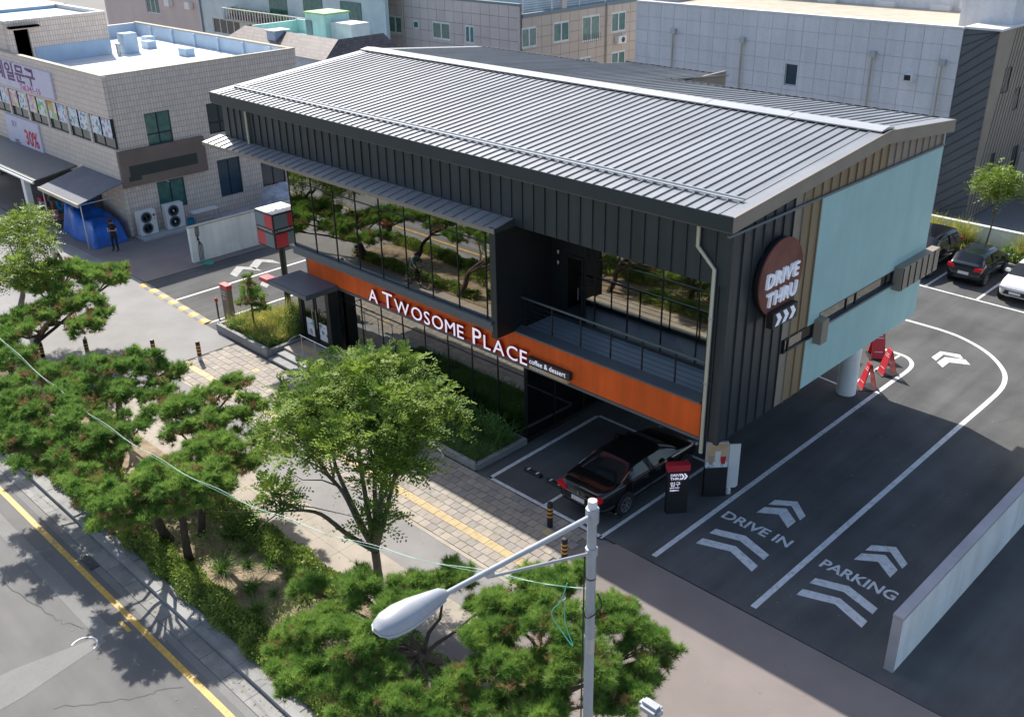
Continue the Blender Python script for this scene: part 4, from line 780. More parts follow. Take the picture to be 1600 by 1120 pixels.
fx = [(-44.4, -41.5), (-41.2, -38.1)]
front_holes = [(-56, -53.0, 4.7, 6.3), (-52.6, -49.6, 4.7, 6.3), (-49.3, -46.3, 4.7, 6.3)]
front_holes = [(-53.9+i*2.72+.12, -53.9+(i+1)*2.72-.12, 4.68, 6.25) for i in range(6) if -53.9+(i+1)*2.72 < -37.5]+[(-56.5, -40.5, .0, 2.55)]
winhole_wall('y', Y0, X0, X1, 0, ZT, front_holes, .25, 'facing_tile', sh)
for i, h in enumerate(front_holes[:-1]):
    w = window('y', Y0, h[0], h[1], h[2], h[3], sh, 2, frame='frame_metal', hsplit=.38)
    for k in range(2):
        a = h[0]+.1+k*(h[1]-h[0])/2; pm_ = [('poster_white', 'poster_blue'), ('poster_pink', 'poster_white'), ('poster_pink', 'lime_leaf'), ('poster_orange', 'poster_blue'), ('poster_white', 'poster_white')][i % 5][k]
        B(a, Y0+.05, h[2]+.55, a+(h[1]-h[0])/2-.2, Y0+.07, h[3]-.05).build('window_poster', pm_ if pm_ != 'lime_leaf' else 'poster_green', w)
side_holes = [(3.1, 4.55, 4.5, 6.2), (6.7, 8.2, 4.5, 6.15), (3.15, 4.75, .95, 2.55), (6.85, 8.3, .9, 3.0), (9.6, 11.2, .9, 2.9)]
winhole_wall('x', X1, Y0+.25, Y1, 0, ZT, side_holes, .25, 'facing_tile', sh)
for i, h in enumerate(side_holes): window('x', X1, *h, sh, 2, frame='frame_metal', pane=('window_green', 'window_dark', 'window_green', 'window_blue', 'window_blue')[i], hsplit=.35 if i < 2 else None)
B(X0, Y1-.25, 0, X1-.25, Y1, ZT).build('rear_wall', 'facing_tile', sh); B(X0, Y0+.25, 0, X0+.25, Y1-.25, ZT).build('end_wall', 'facing_tile', sh)
B(X0+.25, Y0+.25, 7.3, X1-.25, Y1-.25, 7.5).build('roof_deck', 'roof_white', sh); B(X0+.3, Y0+.4, 3.4, X1-.3, Y1-.3, 3.6).build('upper_floor', 'interior', sh); B(X0+.3, Y0+5, 0, X1-.3, Y0+5.1, 7.3).build('inner_wall', 'interior', sh)
B(X0+.25, Y1-.29, 7.5, X1-.25, Y1-.251, ZT-.02).build('parapet_lining', 'roof_blue', sh); B(X0+.251, Y0+.26, 7.5, X0+.29, Y1-.3, ZT-.02).build('parapet_lining', 'roof_blue', sh)
for i in range(6): B(-54.5+i*2.9, Y1-.42, 7.5, -54.3+i*2.9, Y1-.291, ZT-.05).build('parapet_rib', 'roof_blue', sh)
for c in ((X0-.02, Y1-.28, X1+.02, Y1+.02), (X0-.02, Y0-.02, X1+.02, Y0+.27), (X1-.27, Y0+.271, X1+.02, Y1-.281)): B(c[0], c[1], ZT, c[2], c[3], ZT+.05).build('parapet_coping', 'roof_beige', sh)
ph = winhole_wall('x', -50, 1.5, 7.5, 7.5, 10.0, [(1.9, 2.75, 7.5, 9.5)], .2, 'facing_tile', sh, 'roof_house'); B(-56.7, 1.46, 7.5, -50.2, 1.66, 10.0).build('wall', 'facing_tile', ph); B(-56.7, 7.3, 7.5, -50.2, 7.5, 10.0).build('wall', 'facing_tile', ph)
B(-56.5, 1.67, 9.7, -50.21, 7.29, 9.8).build('deck', 'roof_blue', ph); B(-56.9, 1.46, 7.5, -56.7, 7.5, 10.0).build('wall', 'facing_tile', ph); B(-56.69, 1.67, 9.8, -56.66, 7.29, 9.98).build('lining', 'roof_blue', ph)
for c_ in ((-56.92, 1.44, -49.97, 1.68), (-56.92, 7.28, -49.97, 7.52), (-50.22, 1.69, -49.97, 7.27)): B(c_[0], c_[1], 10.0, c_[2], c_[3], 10.06).build('coping', 'white_frame', ph); B(-50.25, 1.9, 7.5, -50.18, 2.75, 9.5).build('door', 'window_dark', ph); B(-50.0, 1.6, 9.62, -49.6, 3.3, 9.72).build('door_canopy', 'roof_beige', ph)
B(-50.0, 2.9, 7.5, -49.96, 7.5, 8.45).build('dado', 'roof_blue', sh); B(-50.05, 8.0, 7.5, -49.2, 8.9, 8.7).build('roof_box', 'roof_blue', sh)
for x, y, w_ in ((-50.5, 10.2, .9), (-45.7, 10.2, .9), (-52.5, 11.2, .8)): B(x-w_/2, y-.3, 7.5, x+w_/2, y+.3, 7.95).build('vent_block', 'roof_blue', sh)
MB().lathe([(.12, 7.5), (.12, 8.1), (.16, 8.1), (.16, 8.2)], 12, (-49.3, 7.6, 0)).build('vent_pipe', 'galvanised', sh)
# banners and signs on the shop
s1 = thing('shop_banner', 'long lilac shop banner with purple lettering under the parapet', 'sign', (-48, 1.1, 6.5))
B(-56.0, 1.08, 6.45, -43.9, 1.19, 7.88).build('board', 'banner', s1); text('세일문구', 1.1, 'purple_ink', s1, (-51.9, 1.075, 6.95), FRONT, .003, bold=.03, sx=1.45); text('Tel.341-15', .42, 'pink_ink', s1, (-48.6, 1.075, 6.50), FRONT, .003, bold=.008, sx=1.6)
s2 = thing('sale_banner', 'lilac sale banner with red percent figures under the shop windows', 'sign', (-49, 1.1, 3))
B(-52.3, 1.10, 2.75, -47.3, 1.19, 4.62).build('board', 'banner', s2); text('30%', 1.25, 'red_ink', s2, (-49.6, 1.095, 3.15), FRONT, .003, bold=.03, sx=.92); text('문구', .4, 'black_ink', s2, (-51.3, 1.095, 4.0), FRONT, .003); text('-20%~', .4, 'black_ink', s2, (-51.5, 1.095, 2.95), FRONT, .003)
s3 = thing('blank_shop_sign', 'wide faded brown sign board on the side of the tiled shop', 'sign', (-37.7, 3.7, 3.5))
B(-37.79, 1.25, 2.66, -37.55, 6.15, 4.55).build('board', 'brown_sign', s3); B(-37.549, 1.7, 3.15, -37.54, 5.6, 3.75).build('ghost_patch', 'brown_sign_dark', s3); B(-37.549, 1.6, 2.95, -37.538, 2.3, 3.2).build('ghost_patch', 'brown_sign_dark', s3)
for y in (1.9, 3.6, 5.3): MB().tube([(-37.5, y, 2.62), (-37.2, y, 2.60)], .02, 6).build('spot_arm', 'white_plastic', s3)
# awning, stall, tarp
aw = thing('shop_awning', 'dark grey fabric awning with pale front edge over the shop corner', 'awning', (-39.8, .3, 0))
MB().prism([(1.18, 3.05), (-1.35, 2.42), (-1.35, 2.46), (1.18, 3.10)], 'x', -42.2, -37.3).build('fabric', 'awning', aw); B(-42.22, -1.45, 2.30, -37.28, -1.36, 2.47).build('front_bar', 'roof_beige', aw)
for x in (-42.1, -37.4): MB().tube([(x, 1.15, 2.4), (x, -1.3, 2.38)], .03, 6).build('arm', 'galvanised', aw); MB().tube([(x, -1.25, 0), (x, -1.25, 2.36)], .03, 6).build('leg', 'galvanised', aw)
aw2 = thing('arcade_roof', 'dark low arcade roof with white gutter left of the awning', 'roof', (-49, 0, 0))
MB().prism([(1.18, 2.9), (-1.3, 2.55), (-1.3, 2.62), (1.18, 2.98)], 'x', -56, -43.0).build('sheet', 'slate_panel', aw2); MB().tube([(-56, -1.34, 2.5), (-43.0, -1.34, 2.5)], .07, 8).build('gutter', 'white_plastic', aw2)
B(-44.6, -1.4, 0, -44.2, -1.1, 2.5).build('pier', 'white_plastic', aw2)
tp = MB(); nx, ny = 22, 14
for i in range(nx+1):
    for j in range(ny+1):
        u, v = i/nx, j/ny; x = -41.6+4.4*u; y = -.95+1.9*v
        h = 1.4*min(1, 13*min(u, 1-u))*min(1, 7*min(v, 1-v))**.6; h *= (1-.22*(u > .5))*(1+.06*math.sin(17*u+5*v)+.05*math.sin(9*v-11*u))
        if u < .35: h *= 1.12
        tp.v.append((x+.08*math.sin(13*v+7*u), y+.1*math.sin(11*u), .02+h))
for i in range(nx):
    for j in range(ny): a = i*(ny+1)+j; tp.f.append((a, a+ny+1, a+ny+2, a+1))
tarp = tp.build('blue_tarpaulin', 'tarp_blue'); tag(tarp, 'blue tarpaulin draped over stacked goods under the awning', 'tarpaulin')
for p in tarp.data.polygons: p.use_smooth = True
st = thing('goods_stall', 'cluttered stall of pink and brown goods under the arcade', 'stall', (-43.6, -.2, 0))
for i in range(26):
    x, y = -45.8+RNG.random()*4.2, -.9+RNG.random()*1.6; w_, h = .2+RNG.random()*.35, .15+RNG.random()*.4; z = .62 if RNG.random() < .6 else .0
    B(x, y, z, x+w_, y+w_*.8, z+h).build('goods', ['stall_brown', 'stall_pink', 'poster_white', 'red_plastic', 'stall_brown', 'blue_plastic'][i % 6], st, bevel=.02)
B(-45.9, -.8, .55, -41.8, .8, .61).build('table_top', 'stall_brown', st)
for x in (-45.7, -42.0):
    for y in (-.7, .7): B(x-.03, y-.03, 0, x+.03, y+.03, .55).build('leg', 'dark_metal', st)
# air conditioner units, bench, sheeted heap
def acunit(x, y, w_, d_, h, lab, logo, rz_=0, z=.12):
    a = thing('air_conditioner_unit', lab, 'air conditioner', (x, y, z), 'outdoor units beside the tiled shop', rotz=rz_+1e-6)
    B(-d_/2, -w_/2, 0, d_/2, w_/2, h).build('casing', 'white_plastic', a, bevel=.02)
    for k in range(2):
        zc = h*(.28+.45*k); yc = -.08*w_
        MB().lathe([(.0, .012), (w_*.31, .013), (w_*.31, .02), (w_*.28, .024), (0, .0241)], 24, (d_/2, yc, zc), Matrix(((0,0,1),(1,0,0),(0,1,0)))).build('fan_grille', 'sign_grey', a); MB().lathe([(.05, .025), (.05, .034), (0, .035)], 12, (d_/2, yc, zc), Matrix(((0,0,1),(1,0,0),(0,1,0)))).build('hub', 'white_plastic' if not logo else 'dark_metal', a)
        for q in range(3): MB().lathe([(w_*(.1+.07*q), .0255), (w_*(.11+.07*q), .0256), (w_*(.11+.07*q), .028), (w_*(.1+.07*q), .0281)], 20, (d_/2, yc, zc), Matrix(((0,0,1),(1,0,0),(0,1,0)))).build('guard_ring', 'dark_metal', a)
    if logo: MB().lathe([(.075, 0), (.075, .004), (0, .0041)], 16, (d_/2+.012, w_*.36, h*.78), Matrix(((0,0,1),(1,0,0),(0,1,0)))).build('logo', 'red_ink', a); text('LG', .11, 'sign_grey', a, (d_/2+.013, w_*.30, h*.6), SIDE, .001)
    for q in (-.4, .4): B(-d_/2, q*w_-.04, -.1199, d_/2, q*w_+.04, 0).build('foot', 'galvanised', a)
acunit(-37.2, 1.95, 1.0, .42, 1.3, 'outdoor fan unit with red round logo nearest the shop corner', True); acunit(-37.15, 3.5, 1.05, .42, 1.35, 'outdoor fan unit with white hubs farther from the shop corner', False)
cp = struct('concrete_strip', B(-37.5, 1.3, 0, -36.4, 9.0, .11), 'concrete')
be = thing('folding_table', 'white topped folding table leaning behind the fan units', 'table', (-36.9, 5.2, .11))
B(-37.3, 4.45, .7, -36.7, 6.0, .74).build('top', 'white_plastic', be)
for y in (4.5, 5.95): MB().tube([(-36.72, y, .12), (-36.72, y, .7)], .02, 6).build('leg', 'steel', be); MB().tube([(-37.25, y, .12), (-37.25, y, .7)], .02, 6).build('leg', 'steel', be)
MB().tube([(-36.72, 4.5, .3), (-36.72, 5.95, .3)], .015, 6).build('stretcher', 'steel', be)
bk = thing('blue_bucket', 'small blue bucket beside the fan units', 'bucket', (-36.9, 4.3, .11)); MB().lathe([(.16, .11), (.2, .45), (.21, .46), (.18, .455), (.15, .15)], 16, (-36.9, 4.3, 0)).build('pail', 'blue_plastic', bk, smooth=True)
hp = MB(); nx = ny = 12
for i in range(nx+1):
    for j in range(ny+1):
        u, v = i/nx, j/ny; h = 1.3*min(1, 5*min(u, 1-u))*min(1, 5*min(v, 1-v)); hp.v.append((-36.9+2.6*u, 8.2+2.6*v, .02+h*(1+.08*math.sin(11*u+4)+.08*math.sin(13*v))))
for i in range(nx):
    for j in range(ny): a = i*(ny+1)+j; hp.f.append((a, a+ny+1, a+ny+2, a+1))
tag(hp.build('sheeted_heap', 'clear_sheet', smooth=True), 'heap under clear plastic sheeting behind the white wall', 'heap')
# ------------------------------------------------------------------ buildings behind
def panels(axis, c0, a0, a1, z0, z1, w_, h, mat, parent, holes=(), gap=.02, t=.03):
    """cladding panels, each its own piece, on a backing wall; openings leave panels out and trim is filled by smaller pieces"""
    na, nz = max(1, round((a1-a0)/w_)), max(1, round((z1-z0)/h)); da, dz = (a1-a0)/na, (z1-z0)/nz
    shared = (B(gap/2, -t, gap/2, da-gap/2, 0, dz-gap/2) if axis == 'y' else B(0, gap/2, gap/2, t, da-gap/2, dz-gap/2)).mesh('cladding_panel')
    for i in range(na):
        for k in range(nz):
            p, q, r, s = a0+i*da, a0+(i+1)*da, z0+k*dz, z0+(k+1)*dz
            hit = [h_ for h_ in holes if h_[0] < q and p < h_[1] and h_[2] < s and r < h_[3]]
            if not hit:
                put('cladding_panel', shared, mat, parent, loc=(p, c0, r) if axis == 'y' else (c0, p, r)); continue
            az = sorted({p+gap/2, q-gap/2, *[min(max(e, p+gap/2), q-gap/2) for h_ in hit for e in h_[:2]]}); zz = sorted({r+gap/2, s-gap/2, *[min(max(e, r+gap/2), s-gap/2) for h_ in hit for e in h_[2:]]}); mb = MB()
            for a, b in zip(az, az[1:]):
                for c, d in zip(zz, zz[1:]):
                    if any(h_[0] <= a+1e-6 and b <= h_[1]+1e-6 and h_[2] <= c+1e-6 and d <= h_[3]+1e-6 for h_ in hit): continue
                    mb.box(*((a, c0-t, c, b, c0, d) if axis == 'y' else (c0, a, c, c0+t, b, d)))
            if mb.v: mb.build('cladding_panel', mat, parent)
gb = thing('grey_panel_building', 'large pale grey panel clad building behind the cafe roof', 'building', (-18, 40, 0))
gh = [(-17.98, -17.18, 5.75, 6.98)]
gwall = winhole_wall('y', 33.03, -29.05, -8.1, 0, 9.66, gh, .3, 'panel_joint', gb); panels('y', 33.03, -29.05, -8.1, 3.0, 9.66, 1.0, .84, 'grey_panel', gwall, gh)
window('y', 33.03, *gh[0], gb, 1, frame='white_frame', pane='window_blue'); B(-29.05, 33.33, 0, -28.8, 50, 9.66).build('side_wall', 'panel_joint', gb)
B(-29.0, 32.96, 9.66, -8.05, 33.35, 9.76).build('parapet_coping', 'white_frame', gb); B(-28.8, 33.36, 9.1, -8.3, 43, 9.3).build('roof_deck', 'roof_beige', gb)
B(-30, 43, 0, -8.3, 43.3, 12.5).build('upper_wall', 'grey_panel', gb); B(-9.2, 35.0, 9.3, -6.5, 43, 12.5).build('stair_tower', 'grey_panel', gb)
for x in (-21, -17, -13.5): B(x-.6, 42.6, 9.3, x+.6, 43, 9.6).build('roof_curb', 'roof_white', gb)
MB().tube([(-12.3, 42.7, 9.5), (-12.3, 42.7, 12)], .12, 8).build('stack', 'white_frame', gb)
for x, z1_ in ((-25.95, 8.2), (-20.92, 8.12), (-12.68, 8.1), (-8.85, 8.05)):
    f = MB().tube([(x, 32.85, 2), (x, 32.85, z1_-.2)], .06, 8).build('downpipe', 'roof_beige', gb); B(x-.17, 32.74, z1_-.22, x+.17, 32.99, z1_+.08).build('hopper', 'galvanised', f)
v_ = B(-10.7, 32.55, 6.85, -10.2, 32.99, 7.3).build('vent_hood', 'white_frame', gb); B(-10.62, 32.54, 6.93, -10.28, 32.552, 7.2).build('vent_opening', 'black_plastic', v_)
db = thing('slate_clad_building', 'dark slate and brown clad building beyond the small tree', 'building', (-4, 38, 0))
B(-8.09, 33.06, 0, -6.36, 45, 9.7).build('slate_wall', 'slate_panel', db)
for k in range(-4, 26):
    z = k*.52; a, b = z, z+1.3
    if b < .3 or a > 9.5: continue
    MB().bar((-8.06, 33.05, max(a, .05)), (-6.37, 33.05, min(b, 9.65)), .03, .03).build('seam', 'dark_metal', db)
dh = [(34.7, 35.6, 6.4, 7.7), (36.8, 37.5, 5.2, 6.4), (38.2, 39.0, 1.2, 3.0), (35.0, 35.6, 2.3, 3.2)]
winhole_wall('x', -6.3, 33.06, 46, 0, 9.7, dh, .05, 'brown_panel', db, 'brown_wall')
for h in dh: window('x', -6.3, *h, db, 1, frame='frame_metal', pane='window_dark', d=.02)
for k in range(40):
    y = 33.1+k*.42; MB().bar((-6.29, y, .1), (-6.29, y+2.2, 9.6), .025, .02).build('seam', 'dark_metal', db)
B(-8.1, 33.0, 9.7, -6.2, 46, 9.8).build('coping', 'white_frame', db); B(-6.29, 39.5, 0, 4, 46, 2.4).build('garage', 'beige_panel', db)
ap = thing('beige_apartment', 'beige stone clad apartment block with small white windows behind the cafe', 'building', (-44, 36, 0))
ah = [(-50.7, -49.15, 6.3, 7.6), (-47.8, -47.2, 6.82, 7.45), (-45.6, -43.7, 6.3, 7.55), (-42.05, -41.15, 6.3, 7.55)]
aw_ = winhole_wall('y', 30.03, -51.6, -36.73, 0, 9.15, ah, .3, 'beige_joint', ap); panels('y', 30.03, -51.6, -36.73, 4.5, 9.15, .95, .72, 'beige_panel', aw_, ah, gap=.03)
for h in ah: window('y', 30.0, *h, ap, 2 if h[1]-h[0] > .8 else 1, pane='window_green', d=.03, fw=.12)
bh = [(30.3, 31.75, 6.35, 7.7), (33.5, 35.15, 6.35, 7.75), (36.6, 38.5, 6.05, 7.85), (39.9, 41.55, 6.35, 7.8), (40.0, 41.6, 3.6, 4.95), (36.4, 37.6, 3.9, 5.0)]
aw2_ = winhole_wall('x', -36.73, 30.33, 46, 0, 8.35, bh, .3, 'beige_joint', ap); panels('x', -36.73, 30.33, 46, 3.4, 8.35, 1.0, .72, 'beige_warm', aw2_, bh, gap=.03)
for h in bh: window('x', -36.7, *h, ap, 2, pane='window_green', d=.03, fw=.12)
B(-51.6, 30.0, 9.15, -36.7, 30.35, 9.3).build('parapet', 'sign_grey', ap); B(-51.5, 30.4, 8.2, -37, 46, 8.33).build('terrace_deck', 'sign_grey', ap)
B(-37.0, 30.36, 8.35, -36.66, 46, 8.6).build('terrace_edge', 'sign_grey', ap)
for k in range(5): MB().tube([(-36.8, 30.4, 8.75+k*.16), (-36.8, 45, 8.75+k*.16)], .02, 5).build('rail', 'white_frame', ap)
for y in np.arange(30.5, 45, 2.9): B(-36.83, y, 8.6, -36.77, y+.06, 9.5).build('rail_post', 'white_frame', ap)
B(-37.0, 34.4, 8.6, -36.7, 34.9, 10.2).build('pier', 'beige_panel', ap); B(-51, 33.5, 8.34, -38.2, 46, 11.2).build('upper_storey', 'pale_blue', ap)
MB().tube([(-48.85, 29.9, 4.6), (-48.85, 29.9, 9.0)], .06, 8).build('downpipe', 'roof_beige', ap); MB().tube([(-36.6, 39.25, 3.5), (-36.6, 39.25, 8.5)], .06, 8).build('downpipe', 'roof_beige', ap); MB().tube([(-36.62, 29.93, 3.5), (-36.62, 29.93, 9.1)], .07, 8).build('downpipe', 'galvanised', ap)
u_ = B(-36.66, 40.3, 5.55, -36.3, 41.25, 6.1).build('fan_unit', 'white_plastic', ap); MB().lathe([(.2, 0), (.2, .01), (0, .011)], 16, (-36.3, 40.85, 5.82), Matrix(((0,0,1),(1,0,0),(0,1,0)))).build('fan_grille', 'dark_metal', u_)
for k in range(9): MB().tube([(-36.5, 36.6+k*.23, 6.0), (-36.5, 36.6+k*.23, 6.6)], .015, 4).build('window_bar', 'dark_metal', ap)
hs = thing('brown_roof_house', 'low house with brown shingle skirt roof and mint green roof tank', 'building', (-46, 20, 0))
B(-52.5, 16.7, 0, -40.4, 22.2, 7.05).build('wall', 'roof_blue', hs)
MB().add([(-52.7, 16.4, 6.95), (-40.2, 16.4, 6.95), (-40.8, 18, 8.0), (-51.6, 18, 8.0), (-51.6, 18.2, 7.0), (-41, 18.2, 7.0)], [(0,1,2,3),(3,2,5,4),(0,4,5,1)]).build('front_roof', 'shingle', hs)
MB().add([(-40.2, 16.4, 6.95), (-40.2, 22.4, 6.95), (-40.8, 21.6, 8.0), (-40.8, 18, 8.0), (-41, 18.2, 7.0), (-41, 21.4, 7.0)], [(0,1,2,3),(3,2,5,4)]).build('side_roof', 'shingle', hs)
B(-47.7, 17.2, 7.2, -46.7, 18.3, 8.05).build('chimney', 'roof_blue', hs); B(-47.8, 17.1, 8.05, -46.6, 18.4, 8.12).build('chimney_cap', 'white_frame', hs)
B(-51.5, 18.3, 6.9, -41, 22.1, 7.2).build('terrace', 'mint', hs); B(-51.2, 18.25, 7.2, -51.0, 22.0, 8.02).build('terrace_wall', 'mint', hs); B(-51.0, 21.8, 7.2, -47.3, 22, 8.1).build('terrace_wall', 'mint', hs)
MB().add([(-52.7, 16.4, 6.95), (-52.7, 22.4, 6.95), (-51.6, 21.6, 8.0), (-51.6, 18, 8.0)], [(3, 2, 1, 0)]).build('side_roof', 'shingle', hs)
rt = B(-47.2, 20.0, 7.2, -44.9, 22.0, 8.95).build('roof_tank', 'mint', hs); B(-47.25, 19.95, 8.95, -44.85, 22.05, 9.05).build('tank_rim', 'tank_green', hs); B(-47.1, 19.95, 7.25, -46.4, 19.99, 8.5).build('tank_door', 'sign_grey', rt); B(-44.89, 20.4, 7.2, -42.6, 21.9, 8.5).build('lean_to', 'white_frame', hs); B(-44.6, 18.4, 7.2, -41.2, 18.5, 7.6).build('terrace_wall', 'mint', hs)
MB().tube([(-44.3, 20.2, 7.2), (-44.3, 20.2, 8.0), (-44.3, 20.4, 8.0)], .025, 6).build('ladder_rail', 'galvanised', hs)
pbld = thing('pale_blue_house', 'pale blue house with balcony and dark windows at top left', 'building', (-62, 32, 0))
ph_ = [(-73.8, -69.2, 4.6, 5.95)]
winhole_wall('y', 28, -76, -48.5, 0, 9.5, ph_, .3, 'pale_blue', pbld); window('y', 28, *ph_[0], pbld, 4, pane='window_dark', d=.1, fw=.08)
B(-69.5, 26.6, 6.15, -50, 28, 6.3).build('balcony_slab', 'roof_beige', pbld); B(-69.5, 26.6, 6.3, -69.4, 28, 7.2).build('balcony_end', 'pale_blue', pbld)
for x in np.arange(-69.3, -50, .42): B(x, 26.62, 6.3, x+.06, 26.68, 7.15).build('baluster', 'white_frame', pbld)
B(-69.5, 26.6, 7.15, -50, 26.7, 7.22).build('balcony_rail', 'white_frame', pbld)
for i, x in enumerate(np.arange(-68.6, -60, .75)):
    pt = MB().lathe([(.16, 6.3), (.24, 6.7), (.2, 6.7)], 10, (x, 27.1, 0)).build('plant_pot', ('rust', 'dark_metal', 'stall_brown')[i % 3], pbld); MB().lathe([(.05, 6.7), (.26, 6.95), (.2, 7.2), (0, 7.25)], 7, (x, 27.1, 0)).build('pot_plant', 'hedge_leaf', pt)
for x in (-64, -59, -54): B(x, 27.94, 6.4, x+2.6, 28.0, 8.6).build('balcony_window', 'window_green', pbld)
MB().tube([(-75.5, 27.9, 3), (-75.5, 27.9, 9)], .08, 6).build('downpipe', 'sign_grey', pbld); B(-76, 27.8, 9.5, -48.5, 40, 9.7).build('roof_slab', 'roof_beige', pbld)
fb = thing('far_beige_house', 'beige walled house with one green window at the far top left', 'building', (-90, 32, 0))
fh = [(-90.4, -87.6, 5.0, 6.6)]
winhole_wall('y', 30, -100, -77.5, 0, 9.5, fh, .3, 'beige_panel', fb); window('y', 30, *fh[0], fb, 3, pane='window_green', d=.1, fw=.1); B(-77.5, 30, 0, -77.3, 45, 9.5).build('side_wall', 'beige_joint', fb); B(-100, 30.3, 9.3, -77.3, 45, 9.5).build('roof_deck', 'roof_beige', fb)
for x in (-85.5, -81.5): B(x, 29.5, 6.0, x+.9, 29.95, 6.6).build('fan_unit', 'white_plastic', fb)
f2 = thing('far_roof_block', 'flat roofed beige block beyond the tiled shop roof house', 'building', (-67, 6.5, 0)); B(-72, 3, 0, -62, 10.0, 9.3).build('wall', 'facing_tile', f2); B(-72.1, 2.9, 9.3, -61.9, 10.1, 9.5).build('coping', 'roof_beige', f2)
# planter beds
def planter(name, lab, pts, h, soilm, soil_z):
    p = thing(name, lab, 'planter', (sum(q[0] for q in pts)/len(pts), sum(q[1] for q in pts)/len(pts), 0))
    for a, b in zip(pts, pts[1:]): 
        A, B_ = Vector((*a, h/2)), Vector((*b, h/2)); d = (B_-A).normalized(); MB().bar(A, B_-d*.002, .16, h).build('kerb', 'kerbstone', p)
    return p
p1 = planter('entrance_planter', 'stone edged planting bed with yellow grasses beside the entrance', [(-22.95, -.1), (-23.2, -2.1), (-19.35, -2.1), (-19.35, -.1)], .36, 'soil', .3); MB().prism([(-22.9, -.1), (-23.1, -2.02), (-19.43, -2.02), (-19.43, -.0), (-19.3, 1.6), (-22.6, 1.6)], 'z', .01, .29).build('soil', 'wet_soil', p1)
p2 = planter('front_planter', 'stone edged grass bed in the shade below the cafe windows', [(-15.5, -2.2), (-7.33, -2.2), (-7.33, .04)], .22, 'soil', .2); B(-15.5, -2.12, .01, -7.41, .04, .18).build('soil', 'wet_soil', p2)
# ------------------------------------------------------------------ vegetation
def tufts(pads, dens, nl, k, w, up=.55, flat=.6, ns=18, sr=(.32, .48)):
    """needle tufts spread through flattened pads: returns triangle vertices"""
    out = []; subs = []
    for (x, y, z, r) in pads:
        m = max(4, int(ns*r))
        for i in range(m):
            t = RNG.random()*6.283; q = r*1.12*math.sqrt((i+.4)/m); subs.append((x+q*math.cos(i*2.4+t*.3), y+q*math.sin(i*2.4+t*.3), z+RNG.uniform(-.3, .35)*r+.14*(r-q), r*RNG.uniform(*sr)))
    for (x, y, z, r) in subs:
        n = max(8, int(dens*r*r*.8)); d = unit(RNG.normal(size=(n, 3))); d[:, 2] = np.abs(d[:, 2])*np.where(RNG.random(n) < .8, 1, -1)
        rad = r*(RNG.random(n)**.45)*(1+.28*np.sin(5*np.arctan2(d[:, 1], d[:, 0])+x*7+z)+.12*np.sin(11*np.arctan2(d[:, 1], d[:, 0])+y*9)); P = np.array([x, y, z])+d*rad[:, None]*np.array([1, 1, flat])
        ax = unit(d*np.array([1, 1, .6])+np.array([0, 0, up])+RNG.normal(size=(n, 3))*.35)
        P = np.repeat(P, k, 0); ax = np.repeat(ax, k, 0); nd = unit(ax+RNG.normal(size=(n*k, 3))*.62); L = nl*(.7+.6*RNG.random(n*k))[:, None]
        sd = unit(np.cross(nd, RNG.normal(size=(n*k, 3))))*w*.5; base = P-ax*nl*.35*RNG.random(n*k)[:, None]
        out.append(np.stack([base-sd, base+sd, base+nd*L], 1))
    return np.concatenate(out).reshape(-1, 3)
def jag(a, b, n, amp):
    a = Vector(a); b = Vector(b); pts = []
    for i in range(n+1):
        t = i/n; p = a.lerp(b, t); s = amp*math.sin(math.pi*t)
        pts.append(p+Vector((RNG.uniform(-1, 1)*s, RNG.uniform(-1, 1)*s, RNG.uniform(-.5, .9)*s)))
    return pts
def pine(name, lab, base, pads, r0, dens=700, nl=.11, k=14, w=.016, leaf='pine_leaf', top=None, bark='bark', ns=18, sr=(.32, .48), group='pruned pines in the planting strip'):
    t = thing(name, lab, 'tree', base, group); c = np.mean([p[:3] for p in pads], 0); top = top or (c[0], c[1], c[2]-.25); b = Vector(base); T = Vector(top)
    mid = b.lerp(T, .45)+Vector(((b.x-T.x)*.18, (b.y-T.y)*.18, .12)); tr = smooth([tuple(b), tuple(b.lerp(mid, .5)+Vector((.05, -.04, 0))), tuple(mid), tuple(mid.lerp(T, .55)+Vector((-.05, .06, .05))), tuple(T)], 4)
    mb = MB().tube(tr, [r0*(1.15 if i == 0 else 1)*(1-.55*i/(len(tr)-1)) for i in range(len(tr))], 9)
    for p in pads:
        q = tr[int(len(tr)*(.5+.45*RNG.random()))-1]; pts = jag(q, (p[0], p[1], p[2]-p[3]*.2), 4, .10); mb.tube(pts, [r0*.42, r0*.36, r0*.28, r0*.2, r0*.1], 6)
        for _ in range(4):
            a = RNG.random()*6.28; e = (p[0]+math.cos(a)*p[3]*.75, p[1]+math.sin(a)*p[3]*.75, p[2]+RNG.uniform(-.05, .15)); mb.tube([pts[3], Vector(pts[4]).lerp(Vector(e), .5), e], [r0*.18, r0*.12, r0*.05], 5)
    mb.build('trunk', bark, t, smooth=True)
    V = tufts(pads, dens, nl, k, w, ns=ns, sr=sr)-np.array(base)
    put('crown', np_mesh('crown', V, 3), leaf, t)
    put('dry_needles', np_mesh('dry_needles', tufts([(p[0], p[1], p[2]-.06, p[3]*.9) for p in pads], dens*.018, nl*.9, k, w, ns=ns, sr=sr)-np.array(base), 3), 'dry_leaf', t); return t
